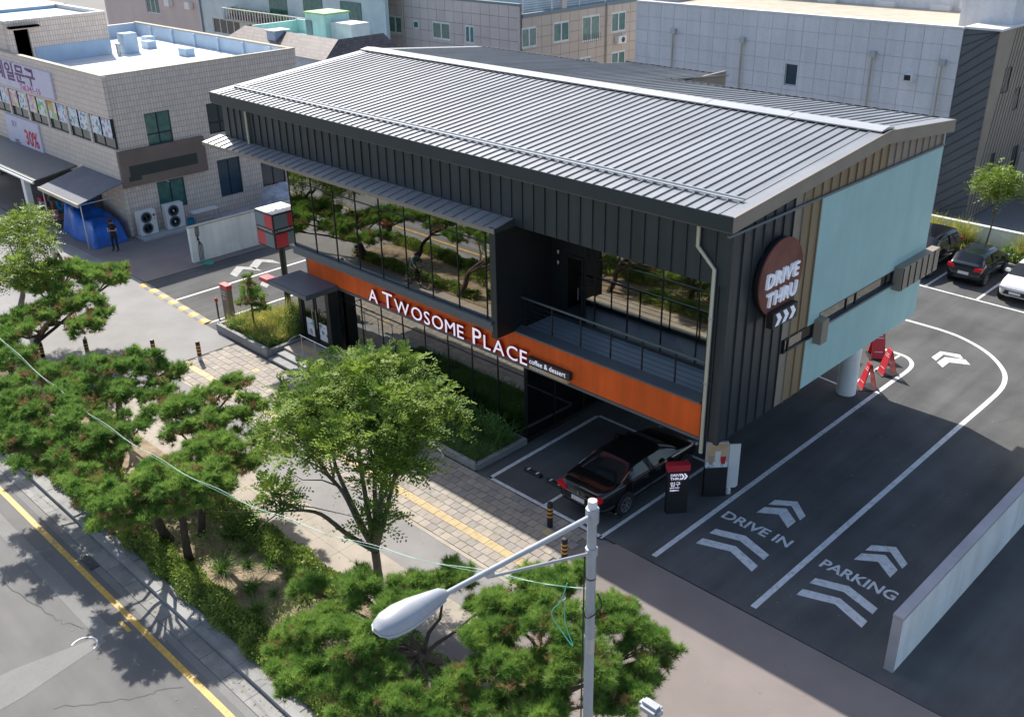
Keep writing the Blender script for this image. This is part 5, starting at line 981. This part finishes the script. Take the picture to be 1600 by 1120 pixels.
PADS = {
    'pineA1': [ (-10.73, -12.73, 2.70, 0.55), (-9.53, -12.50, 2.80, 0.60), (-9.35, -11.94, 3.00, 0.60), (-8.84, -11.84, 2.60, 0.50), (-9.73, -12.79, 2.40, 0.50), (-11.46, -12.66, 2.70, 0.50), (-9.25, -12.30, 2.30, 0.40) ],
    'pineA2': [ (-9.64, -11.60, 3.10, 0.55), (-8.55, -11.28, 3.10, 0.60), (-8.56, -11.58, 2.70, 0.45), (-8.26, -10.79, 3.00, 0.60), (-9.89, -11.10, 3.10, 0.50), (-8.51, -10.23, 2.90, 0.45), (-8.67, -10.91, 3.30, 0.55) ],
    'pineA3': [ (-9.81, -10.23, 3.00, 0.55), (-9.39, -9.70, 3.00, 0.55), (-9.04, -9.42, 2.70, 0.50), (-10.09, -9.56, 3.10, 0.50), (-9.27, -8.83, 2.60, 0.40) ],
    'pineB': [ (-17.28, -10.42, 2.70, 0.60), (-16.62, -9.53, 3.10, 0.65), (-16.18, -8.65, 3.20, 0.65), (-15.37, -8.23, 3.00, 0.60), (-15.32, -9.58, 2.80, 0.60), (-16.04, -10.32, 2.60, 0.60), (-14.72, -8.94, 2.70, 0.55), (-18.40, -10.17, 2.80, 0.50) ],
    'pineC': [ (-13.53, -9.25, 2.70, 0.55), (-12.79, -8.66, 3.00, 0.60), (-12.45, -7.85, 3.20, 0.50), (-12.47, -7.29, 3.20, 0.45), (-11.51, -7.60, 2.90, 0.50), (-11.69, -8.85, 2.80, 0.55), (-12.23, -9.49, 2.60, 0.50), (-11.50, -8.17, 2.70, 0.50), (-10.14, -7.99, 2.40, 0.45), (-11.04, -8.82, 2.40, 0.50), (-9.58, -7.72, 2.30, 0.35) ],
    'pineD': [ (-16.64, -12.39, 2.80, 0.70), (-16.00, -11.74, 3.00, 0.70), (-14.57, -11.49, 3.00, 0.65), (-14.84, -12.56, 2.70, 0.70), (-13.37, -12.17, 2.70, 0.65), (-13.21, -11.38, 2.80, 0.60), (-12.54, -11.19, 2.50, 0.50), (-12.55, -12.23, 2.40, 0.50), (-13.82, -12.96, 2.40, 0.60), (-15.21, -13.17, 2.60, 0.60), (-13.50, -10.31, 2.60, 0.50) ],
    'pineE': [(-27.53, -7.33, 2.60, 0.80), (-27.19, -6.25, 2.80, 0.80), (-26.07, -5.58, 2.70, 0.70), (-25.89, -4.87, 2.60, 0.60), (-24.79, -6.74, 2.40, 0.70), (-25.02, -7.68, 2.30, 0.75), (-24.33, -9.03, 2.40, 0.70), (-23.28, -10.02, 2.40, 0.60), (-23.09, -7.62, 2.10, 0.60), (-23.68, -6.67, 2.10, 0.50), (-26.16, -7.36, 2.70, 0.60)],
    'pineF': [(-23.83, -10.15, 2.40, 0.70), (-21.73, -10.56, 2.20, 0.60), (-19.91, -11.53, 2.20, 0.60), (-20.28, -10.37, 2.00, 0.50), (-22.41, -11.47, 2.30, 0.80)],
    'pineG': [ (-3.40, -11.09, 2.70, 0.35), (-2.24, -10.51, 3.00, 0.45), (-1.10, -9.99, 3.10, 0.50), (-1.00, -8.88, 3.00, 0.45), (-2.13, -11.65, 2.70, 0.50), (-0.94, -11.52, 2.90, 0.50), (-1.54, -12.60, 2.30, 0.50), (0.40, -11.64, 2.40, 0.45), (-0.52, -12.23, 2.20, 0.50), (1.15, -11.13, 2.30, 0.45), (0.10, -8.85, 2.80, 0.40), (-0.74, -10.82, 3.00, 0.40), (-2.56, -12.24, 2.20, 0.40), (-0.35, -11.52, 2.50, 0.40) ],
    'pineH': [ (0.99, -7.98, 3.30, 0.50), (0.92, -8.99, 3.10, 0.50), (2.10, -8.79, 3.50, 0.50), (2.67, -7.66, 3.30, 0.50), (3.43, -7.66, 3.00, 0.45), (2.94, -9.06, 3.20, 0.55), (1.95, -9.76, 2.80, 0.50), (3.65, -8.82, 2.60, 0.50), (3.69, -7.34, 2.70, 0.30), (1.13, -10.23, 2.50, 0.40), (2.69, -9.81, 2.40, 0.50), (1.97, -10.33, 2.20, 0.45), (3.68, -8.05, 2.50, 0.35), (1.10, -7.07, 3.10, 0.35), (0.89, -9.62, 2.80, 0.40) ],
    'lime': [ (-34.61, -5.25, 4.20, 0.80), (-29.51, -6.52, 4.40, 0.90), (-29.16, -7.60, 4.20, 0.90), (-27.68, -7.08, 4.00, 0.80), (-26.80, -8.27, 3.60, 0.80), (-26.28, -7.68, 3.30, 0.50), (-26.23, -8.90, 3.40, 0.70) ],
}
A = PADS
pine('pine_tree', 'low pine leaning over the kerb, leftmost of the three dark trunks', (-11.0, -10.9, .05), A['pineA1'], .15, 1250, .15, 18, .016, top=(-9.9, -12.2, 2.4))
pine('pine_tree', 'low pine with the middle dark curving trunk near the road', (-9.75, -10.95, .05), A['pineA2'], .13, 1250, .15, 18, .016, top=(-8.9, -11.2, 2.7))
pine('pine_tree', 'low pine behind the middle trunk with straight dark stem', (-10.55, -10.1, .05), A['pineA3'], .12, 1250, .15, 18, .016, top=(-9.5, -9.8, 2.6))
pine('pine_tree', 'spreading pine left of centre with pale forked limbs', (-18.4, -8.7, .05), A['pineB'], .14, 1000, .16, 17, .019, 'pine_leaf_dark', top=(-16.3, -9.3, 2.5))
pine('pine_tree', 'pine beside the pavement with gaps showing the path', (-13.8, -8.75, .05), A['pineC'], .13, 1050, .16, 17, .018, top=(-12.1, -8.6, 2.4))
pine('pine_tree', 'broad pine at the left edge above the kerb', (-16.2, -9.9, .05), A['pineD'], .16, 1000, .16, 17, .019, 'pine_leaf_dark', top=(-14.4, -11.7, 2.4))
pine('pine_tree', 'tall pine at far left beyond the bollards', (-25.6, -8.9, .05), A['pineE'], .17, 800, .2, 16, .025, top=(-25.4, -7.5, 2.0))
pine('pine_tree', 'pine cut by the left picture edge with slim leaning stem', (-23.4, -10.3, .05), A['pineF'], .12, 800, .2, 16, .025, 'pine_leaf_dark', top=(-21.8, -10.9, 1.9))
pine('pine_tree', 'foreground pine with bare twisted limbs under the lamp head', (-.7, -9.1, .05), A['pineG'], .13, 2100, .15, 22, .012, top=(-.6, -10.9, 2.3), bark='bark_grey', ns=30, sr=(.34, .52))
pine('pine_tree', 'bright foreground pine crossed by the lamp pole', (1.9, -9.3, .05), A['pineH'], .13, 2100, .15, 22, .012, 'pine_leaf', top=(2.2, -8.9, 2.5), bark='bark_grey', ns=30, sr=(.34, .52))
pine('young_pine', 'small young pine growing in the entrance planter', (-21.6, -1.3, .29), [(-21.7, -1.3, 2.3, .3), (-21.9, -1.2, 1.9, .35), (-21.35, -1.35, 1.8, .4), (-21.95, -1.4, 1.45, .35), (-21.3, -1.1, 1.35, .35), (-21.6, -1.3, 2.6, .2)], .045, 900, .15, 12, .022, 'pine_leaf', top=(-21.65, -1.3, 2.2), group='trees in planting beds')
def fronds(cent, rad, n, fl, nleaf, ls, lower=.1, seed=3, shape=None):
    """leafy twigs: each twig carries two rows of small pointed leaves; returns quad vertices"""
    d = unit(RNG.normal(size=(n, 3))); d[:, 2] = np.where(RNG.random(n) < lower, -np.abs(d[:, 2])*.6, np.abs(d[:, 2])); rr = RNG.random(n)**.38
    az = np.arctan2(d[:, 1], d[:, 0]); rr = rr*(1+.20*np.sin(3*az+seed)+.16*np.sin(5*az+2*seed+3*d[:, 2])+.1*np.sin(9*az))
    P = np.array(cent)+d*rr[:, None]*np.array(rad)
    ax = unit(d*np.array([1, 1, .3])+np.array([0, 0, .28])+RNG.normal(size=(n, 3))*.35); sd = unit(np.cross(ax, np.array([0, 0, 1.])+RNG.normal(size=(n, 3))*.25)); up = np.cross(sd, ax); out = []
    L = fl*(.6+.7*RNG.random(n))
    for i in range(nleaf):
        t = (i+.5)/nleaf; s = 1 if i % 2 else -1
        b = P+ax*(L*t)[:, None]-np.array([0, 0, 1])*(L*t*t*.35)[:, None]; q = unit(ax*.55+sd*s*.8+up*RNG.normal(size=(n, 1))*.25); sz = (ls*(1-.35*t)*(.8+.4*RNG.random(n)))[:, None]; wv = unit(np.cross(q, up))*sz*.24
        out.append(np.stack([b, b+q*sz*.5+wv, b+q*sz, b+q*sz*.5-wv], 1))
    return np.concatenate(out).reshape(-1, 3)
zb = (-5.08, -7.95, .05)
zk = thing('zelkova_tree', 'tall broadleaf street tree with forked trunk before the cafe windows', 'tree', zb)
mb = MB(); F0 = Vector((-5.05, -8.0, 1.15)); mb.tube(smooth([zb, (-5.06, -7.97, .6), tuple(F0)], 4), [.13]*3+[.115]*6, 10)
limbs = [((-6.3, -8.1, 3.2), (-7.1, -7.7, 4.6)), ((-5.5, -8.5, 3.0), (-6.2, -9.0, 4.4)), ((-4.6, -7.6, 3.2), (-4.7, -6.9, 4.8)), ((-5.3, -7.6, 3.4), (-5.9, -6.8, 5.0)), ((-5.5, -7.9, 3.6), (-5.6, -7.9, 5.3)), ((-6.0, -8.9, 2.3), (-6.6, -9.8, 2.9)), ((-4.4, -8.1, 3.4), (-3.9, -8.0, 4.8))]
for a, b in limbs:
    pts = smooth([tuple(F0), tuple(F0.lerp(Vector(a), .5)+Vector((0, 0, -.08))), a, tuple(Vector(a).lerp(Vector(b), .5)+Vector((.08, -.05, 0))), b], 4); mb.tube(pts, [.085*(1-.8*i/(len(pts)-1)) for i in range(len(pts))], 8)
    for _ in range(7):
        q = pts[int(len(pts)*(.45+.5*RNG.random()))-1]; e = Vector(b)+Vector(RNG.normal(size=3)*.75); mb.tube(jag(q, e, 3, .12), [.025, .018, .012, .005], 5)
mb.build('trunk', 'bark_grey', zk, smooth=True)
V = []; cl = []
for cen, rad, m in (((-5.75, -7.85, 4.8), (2.25, 2.1, 1.3), 52), ((-7.1, -7.7, 4.4), (1.0, 1.0, .8), 12), ((-4.5, -6.7, 4.7), (1.1, 1.0, .9), 13), ((-6.1, -6.4, 5.5), (.8, .8, .7), 8), ((-6.7, -9.85, 2.95), (.35, .5, .2), 3), ((-4.9, -8.1, 2.4), (.6, .6, .4), 2), ((-3.9, -8.1, 4.6), (.7, .7, .6), 6)):
    dd_ = unit(RNG.normal(size=(m, 3))); rr_ = .45+.55*RNG.random(m)**.6
    for q_, w_ in zip(dd_, rr_): cl.append((cen[0]+q_[0]*rad[0]*w_, cen[1]+q_[1]*rad[1]*w_, cen[2]+q_[2]*rad[2]*w_))
mb = MB()
for i, p in enumerate(cl):
    V.append(fronds(p, (.42, .42, .24), 28, .56, 14, .15, .35, i)); a_, b_ = limbs[int(np.argmin([(Vector(l_[1])-Vector(p)).length for l_ in limbs]))]; mb.tube(jag(Vector(a_).lerp(Vector(b_), .3+.6*RNG.random()), p, 3, .14), [.022, .016, .011, .005], 5)
mb.build('twigs', 'bark_grey', zk)
put('crown', np_mesh('crown', np.concatenate(V)-np.array(zb), 4), 'zelkova_leaf', zk)
def broadleaf(name, lab, base, pads, r0, n, ls, leaf, group=None):
    t = thing(name, lab, 'tree', base, group); mb = MB(); c = np.mean([p[:3] for p in pads], 0); T = (c[0], c[1], c[2]-.3); tr = jag(base, T, 5, .12); mb.tube(tr, [r0*(1-.6*i/5) for i in range(6)], 8)
    for p in pads: mb.tube(jag(tr[3], p[:3], 3, .12), [r0*.4, r0*.3, r0*.2, r0*.08], 6)
    mb.build('trunk', 'bark_grey', t, smooth=True); V = np.concatenate([fronds(p[:3], (p[3], p[3], p[3]*.7), int(n*p[3]**2), ls*3, 8, ls, .35, i) for i, p in enumerate(pads)])-np.array(base); put('crown', np_mesh('crown', V, 4), leaf, t)
broadleaf('maple_tree', 'yellow green broadleaf tree at the left picture edge', (-31.0, -7.3, .0), A['lime'][1:], .14, 420, .15, 'lime_leaf')
broadleaf('young_tree', 'small bright green tree behind the dark hatchback', (-3.4, 28.0, .12), [(-3.35, 28, 3.9, .75), (-3.8, 28, 3.4, .7), (-2.7, 28, 3.5, .7), (-3.2, 28, 3.1, .6)], .06, 330, .16, 'lime_leaf', 'trees in planting beds')
def leafcloud(boxes, n, ls):
    out = []
    for (x0, y0, z0, x1, y1, z1) in boxes:
        m = int(n*(x1-x0)*max(.2, (y1-y0))); P = np.stack([RNG.uniform(x0, x1, m), RNG.uniform(y0, y1, m), z0+(z1-z0)*RNG.random(m)**.55], 1)
        yc = (P[:, 1]-(y0+y1)/2)/((y1-y0)/2); P[:, 2] = z0+(P[:, 2]-z0)*(1-.5*yc**2)*(.72+.28*np.sin(P[:, 0]*2.9)*np.sin(P[:, 0]*1.3+1)+.22*RNG.random(m)); P[:, 1] += .07*np.sin(P[:, 0]*4)
        q = unit(RNG.normal(size=(m, 3))+np.array([0, 0, .7])); s = unit(np.cross(q, RNG.normal(size=(m, 3)))); L = (ls*(.7+.6*RNG.random(m)))[:, None]
        out.append(np.stack([P, P+q*L*.5+s*L*.3, P+q*L, P+q*L*.5-s*L*.3], 1))
    return np.concatenate(out).reshape(-1, 3)
def hedge(name, lab, boxes, n, ls, leaf, cat='hedge'):
    o = put(name, np_mesh(name, leafcloud(boxes, n, ls), 4), leaf); return tag(o, lab, cat)
hedge('kerb_hedge', 'long low dark hedge running along the road kerb', [(-26.5, -11.95, .05, 5.5, -11.1, .62)], 2300, .075, 'hedge_leaf')
hedge('path_hedge', 'low green hedge along the path side of the planting strip', [(-12.2, -9.5, .05, -5.2, -8.6, .62)], 2300, .075, 'hedge_leaf')
hedge('path_hedge', 'dark hedge under the far left pines beside the alley', [(-26.5, -9.3, .05, -17.5, -8.65, .5)], 1500, .09, 'hedge_leaf')
hedge('ground_shrub', 'patchy low shrub growing between the hedges under the middle pines', [(-12.4, -11.2, .03, -8.9, -9.4, .4), (-6.2, -11.1, .03, -3.2, -9.4, .45)], 230, .08, 'hedge_leaf', 'shrub')
hedge('ground_shrub', 'yellow green shrub mass under the foreground pines', [(-3.4, -11.4, .05, 5.5, -8.7, .6)], 900, .08, 'grass_leaf', 'shrub')
hedge('ground_shrub', 'shrubs below the broad left edge pine', [(-20, -11.3, .05, -12.6, -10.2, .6)], 900, .085, 'hedge_leaf', 'shrub')
def blades(cx, cy, cz, sx, sy, n, h, w, lean=.5, out_=None):
    P = np.stack([cx+RNG.uniform(-sx, sx, n), cy+RNG.uniform(-sy, sy, n), np.full(n, cz)], 1); d = unit(np.stack([RNG.normal(size=n)*lean, RNG.normal(size=n)*lean, np.ones(n)], 1)); H = (h*(.5+.8*RNG.random(n)))[:, None]; s = unit(np.cross(d, RNG.normal(size=(n, 3))))*w*.5
    m = P+d*H*.6; t = P+d*H+np.stack([d[:, 0], d[:, 1], -np.abs(d[:, 0])], 1)*H*.35
    return np.concatenate([np.stack([P-s, P+s, m+s*.8, m-s*.8], 1), np.stack([m-s*.8, m+s*.8, t+s*.1, t-s*.1], 1)]).reshape(-1, 3)
gm = np_mesh('grass_clump', blades(0, 0, 0, .1, .1, 130, .42, .016, .75), 4); gm.materials.append(MATS['grass_leaf'])
spots = [(-8.3, -10.0), (-7.8, -9.6), (-7.3, -10.5), (-6.7, -10.2), (-6.4, -10.9), (-8.9, -9.7), (-5.9, -9.7), (-7.6, -11.1), (-5.4, -10.6), (-6.9, -9.5), (-9.9, -9.6), (-8.6, -10.6), (-12.0, -9.8), (-11.8, -9.2), (-4.9, -11.0), (-4.6, -10.1)]
for i, (x, y) in enumerate(spots):
    o = put('grass_clump', gm, None, loc=(x, y, .05), rot=(0, 0, RNG.random()*6)); s = .75+.6*RNG.random(); o.scale = (s, s, s*.9); tag(o, 'arching green grass clump on bare soil between the pines', 'grass clump', 'grass clumps between the pines')
def stuff(name, V, mat, k=4): o = put(name, np_mesh(name, V, k), mat); o['kind'] = 'stuff'; return o
stuff('front_bed_grass', np.concatenate([blades(-11.4, -1.15, .17, 4.0, .95, 9000, .28, .018, .6), blades(-10.5, -.5, .17, 3, .45, 900, .75, .02, .4)]), 'grass_green')
hedge('bed_shrub', 'dark leafy shrubs in the shaded grass bed below the letters', [(-15.3, -.75, .15, -8.0, .0, .95)], 420, .10, 'grass_green', 'shrub')
stuff('entrance_bed_grass', np.concatenate([blades(-21.3, -.9, .28, 1.6, .95, 4200, .55, .02, .45), blades(-20.6, .2, .28, .9, .6, 1500, .95, .022, .3)]), 'grass_yellow')
hedge('bed_shrub', 'low green shrubs along the front edge of the entrance planter', [(-22.7, -2.0, .25, -19.5, -1.35, .7)], 1300, .075, 'grass_leaf', 'shrub'); hedge('bed_shrub', 'taller bright shrub against the entrance porch', [(-20.3, -.9, .25, -19.4, .3, 1.6)], 1500, .08, 'grass_green', 'shrub')
stuff('rear_bed_weeds', np.concatenate([blades(-4, 28.3, .1, 9, .6, 2600, .5, .04, .5)]+[blades(x, 28.5, .1, .45, .3, 260, 1.25, .03, .25) for x in (-7.0, -6.2, -5.1, -4.6, -1.6, -.6, .8)]), 'grass_yellow')
hedge('bed_shrub', 'low green shrub in the rear bed behind the white hatchback', [(-2.6, 27.7, .1, .5, 28.6, .75)], 500, .12, 'grass_leaf', 'shrub')
# ------------------------------------------------------------------ people
def figure(name, lab, loc, rz_, J, R_, top, bottom, hem=.92, sleeves=True):
    """one continuous skinned body; joints J (name -> xyz), edges fixed"""
    E_ = [('pel', 'wst'), ('wst', 'cst'), ('cst', 'nek'), ('nek', 'hed'), ('hed', 'crn'), ('cst', 'shl'), ('shl', 'ell'), ('ell', 'wrl'), ('wrl', 'hal'), ('cst', 'shr'), ('shr', 'elr'), ('elr', 'wrr'), ('wrr', 'har'), ('pel', 'hil'), ('hil', 'knl'), ('knl', 'anl'), ('anl', 'tol'), ('pel', 'hir'), ('hir', 'knr'), ('knr', 'anr'), ('anr', 'tor')]
    names = list(J); me = bpy.data.meshes.new('body'); me.from_pydata([J[n] for n in names], [(names.index(a), names.index(b)) for a, b in E_], []); t = thing(name, lab, 'person', loc, rotz=rz_+1e-6)
    o = put('body', me, None, t); sk = o.modifiers.new('skin', 'SKIN'); sv = me.skin_vertices[0].data
    for i, n in enumerate(names): r = R_[n]; sv[i].radius = (r, r) if not isinstance(r, tuple) else r
    sv[names.index('pel')].use_root = True; sub = o.modifiers.new('sub', 'SUBSURF'); sub.levels = 1; sub.render_levels = 1; sk.use_smooth_shade = True
    dg_ = bpy.context.evaluated_depsgraph_get(); m2 = bpy.data.meshes.new_from_object(o.evaluated_get(dg_)); o.modifiers.clear(); o.data = m2
    m2.materials.clear()
    for m_ in (top, bottom, 'skin', 'black_plastic'): m2.materials.append(MATS[m_])
    neck = J['nek'][2]
    for p in m2.polygons:
        c = p.center; z = c.z; hand = min((Vector(J[h])-c).length for h in ('hal', 'har', 'wrl', 'wrr')) < .15 or (min((Vector(J[h])-c).length for h in ('ell', 'elr')) < .13 and not sleeves); foot = min((Vector(J[h])-c).length for h in ('tol', 'tor')) < .13
        p.material_index = 2 if hand or z > neck+.02 else (3 if foot and z < .14 else (0 if z > hem else 1)); p.use_smooth = True
    H = Vector(J['hed']); hb_ = MB().lathe([(.10, -.02), (.118, .05), (.105, .11), (.06, .15), (0, .16)], 14, H-Vector((0, .02, 0))); hb_.build('hair', 'hair', t, smooth=True)
    fc = H+Vector((0, -.105, 0)); MB().lathe([(.012, 0), (.008, .03), (0, .031)], 6, fc+Vector((0, -.0, -.02))).build('nose', 'skin', t)
    for s in (-1, 1): MB().lathe([(.012, 0), (.01, .012), (0, .013)], 6, fc+Vector((s*.035, .012, .02))).build('eye', 'black_plastic', t); MB().lathe([(.02, -.03), (.024, 0), (.018, .03)], 6, H+Vector((s*.105, .0, 0))).build('ear', 'skin', t)
    return t
RR = dict(pel=(.15, .11), wst=(.145, .1), cst=(.17, .11), nek=.055, hed=.095, crn=.075, shl=.065, ell=.047, wrl=.033, hal=.04, shr=.065, elr=.047, wrr=.033, har=.04, hil=.09, knl=.065, anl=.045, tol=.045, hir=.09, knr=.065, anr=.045, tor=.045)
JS = dict(pel=(0, 0, .92), wst=(0, 0, 1.06), cst=(0, 0, 1.28), nek=(0, -.01, 1.45), hed=(0, -.04, 1.56), crn=(0, -.04, 1.64), shl=(.19, 0, 1.38), ell=(.25, -.02, 1.12), wrl=(.08, -.24, 1.16), hal=(.0, -.27, 1.2), shr=(-.19, 0, 1.38), elr=(-.25, -.02, 1.12), wrr=(-.08, -.24, 1.12), har=(.0, -.26, 1.13), hil=(.1, 0, .86), knl=(.13, -.03, .48), anl=(.14, 0, .09), tol=(.16, -.13, .045), hir=(-.1, 0, .86), knr=(-.12, -.03, .48), anr=(-.14, .02, .09), tor=(-.17, -.11, .045))
pers = figure('person', 'person in black clothes standing with folded arms by the blue tarpaulin', (-36.2, -.37, 0), .5, JS, RR, 'black_cloth', 'black_cloth', sleeves=False)
JW = dict(JS); JW.update(wrl=(.24, -.12, .9), hal=(.24, -.16, .83), ell=(.25, .04, 1.12), wrr=(-.25, .02, .88), har=(-.25, .0, .8), knl=(.11, -.16, .5), anl=(.11, -.2, .1), tol=(.11, -.33, .05), knr=(-.11, .02, .48), anr=(-.11, .24, .12), tor=(-.11, .14, .05))
pers2 = figure('person', 'dark haired person in white walking behind the far left pine', (-35.5, -3.6, 0), 2.2, JW, RR, 'white_cloth', 'black_cloth')
# cyclist on the cycle path: seen in the cafe windows, hidden behind the pines otherwise
by = thing('bicycle', 'black bicycle under the rider behind the left pines', 'bicycle', (-20.9, -8.2, 0), rotz=math.pi/2+1e-6, local=True)
wm_ = MB()
for i in range(28):
    a, b = 2*math.pi*i/28, 2*math.pi*(i+1)/28; wm_.tube([(0, .33*math.cos(a), .33*math.sin(a)), (0, .33*math.cos(b), .33*math.sin(b))], .02, 6, False)
for i in range(8): wm_.tube([(0, 0, 0), (0, .32*math.cos(i*.785), .32*math.sin(i*.785))], .004, 4)
wm_ = wm_.mesh('wheel')
for y in (-.52, .52): put('wheel', wm_, 'tyre', by).location = (0, y, .35)
fr_ = MB()
for a, b in (((0, -.1, .32), (0, .18, .85)), ((0, -.1, .32), (0, -.4, .85)), ((0, .16, .8), (0, -.38, .82)), ((0, -.1, .32), (0, .52, .35)), ((0, .16, .8), (0, .52, .35)), ((0, -.52, .35), (0, -.4, 1.0))): fr_.tube([a, b], .018, 6)
fr_.build('frame', 'black_plastic', by); MB().tube([(-.28, -.38, 1.02), (0, -.42, 1.02), (.28, -.38, 1.02)], .014, 6).build('handlebar', 'dark_metal', by); B(-.07, .06, .86, .07, .32, .92).build('saddle', 'black_plastic', by, bevel=.02)
JC = dict(pel=(0, .18, .97), wst=(0, .13, 1.12), cst=(0, -.02, 1.33), nek=(0, -.1, 1.48), hed=(0, -.15, 1.58), crn=(0, -.16, 1.66), shl=(.18, -.04, 1.4), ell=(.25, -.22, 1.2), wrl=(.25, -.36, 1.06), hal=(.25, -.4, 1.05), shr=(-.18, -.04, 1.4), elr=(-.25, -.22, 1.2), wrr=(-.25, -.36, 1.06), har=(-.25, -.4, 1.05), hil=(.1, .16, .93), knl=(.13, -.22, .78), anl=(.12, -.12, .42), tol=(.12, -.24, .38), hir=(-.1, .16, .93), knr=(-.13, -.12, .6), anr=(-.12, .0, .22), tor=(-.12, -.12, .17))
figure('person', 'person in dark teal clothes riding the bicycle behind the left pines', (-20.9, -8.2, 0), math.pi/2, JC, RR, 'teal_cloth', 'black_cloth')
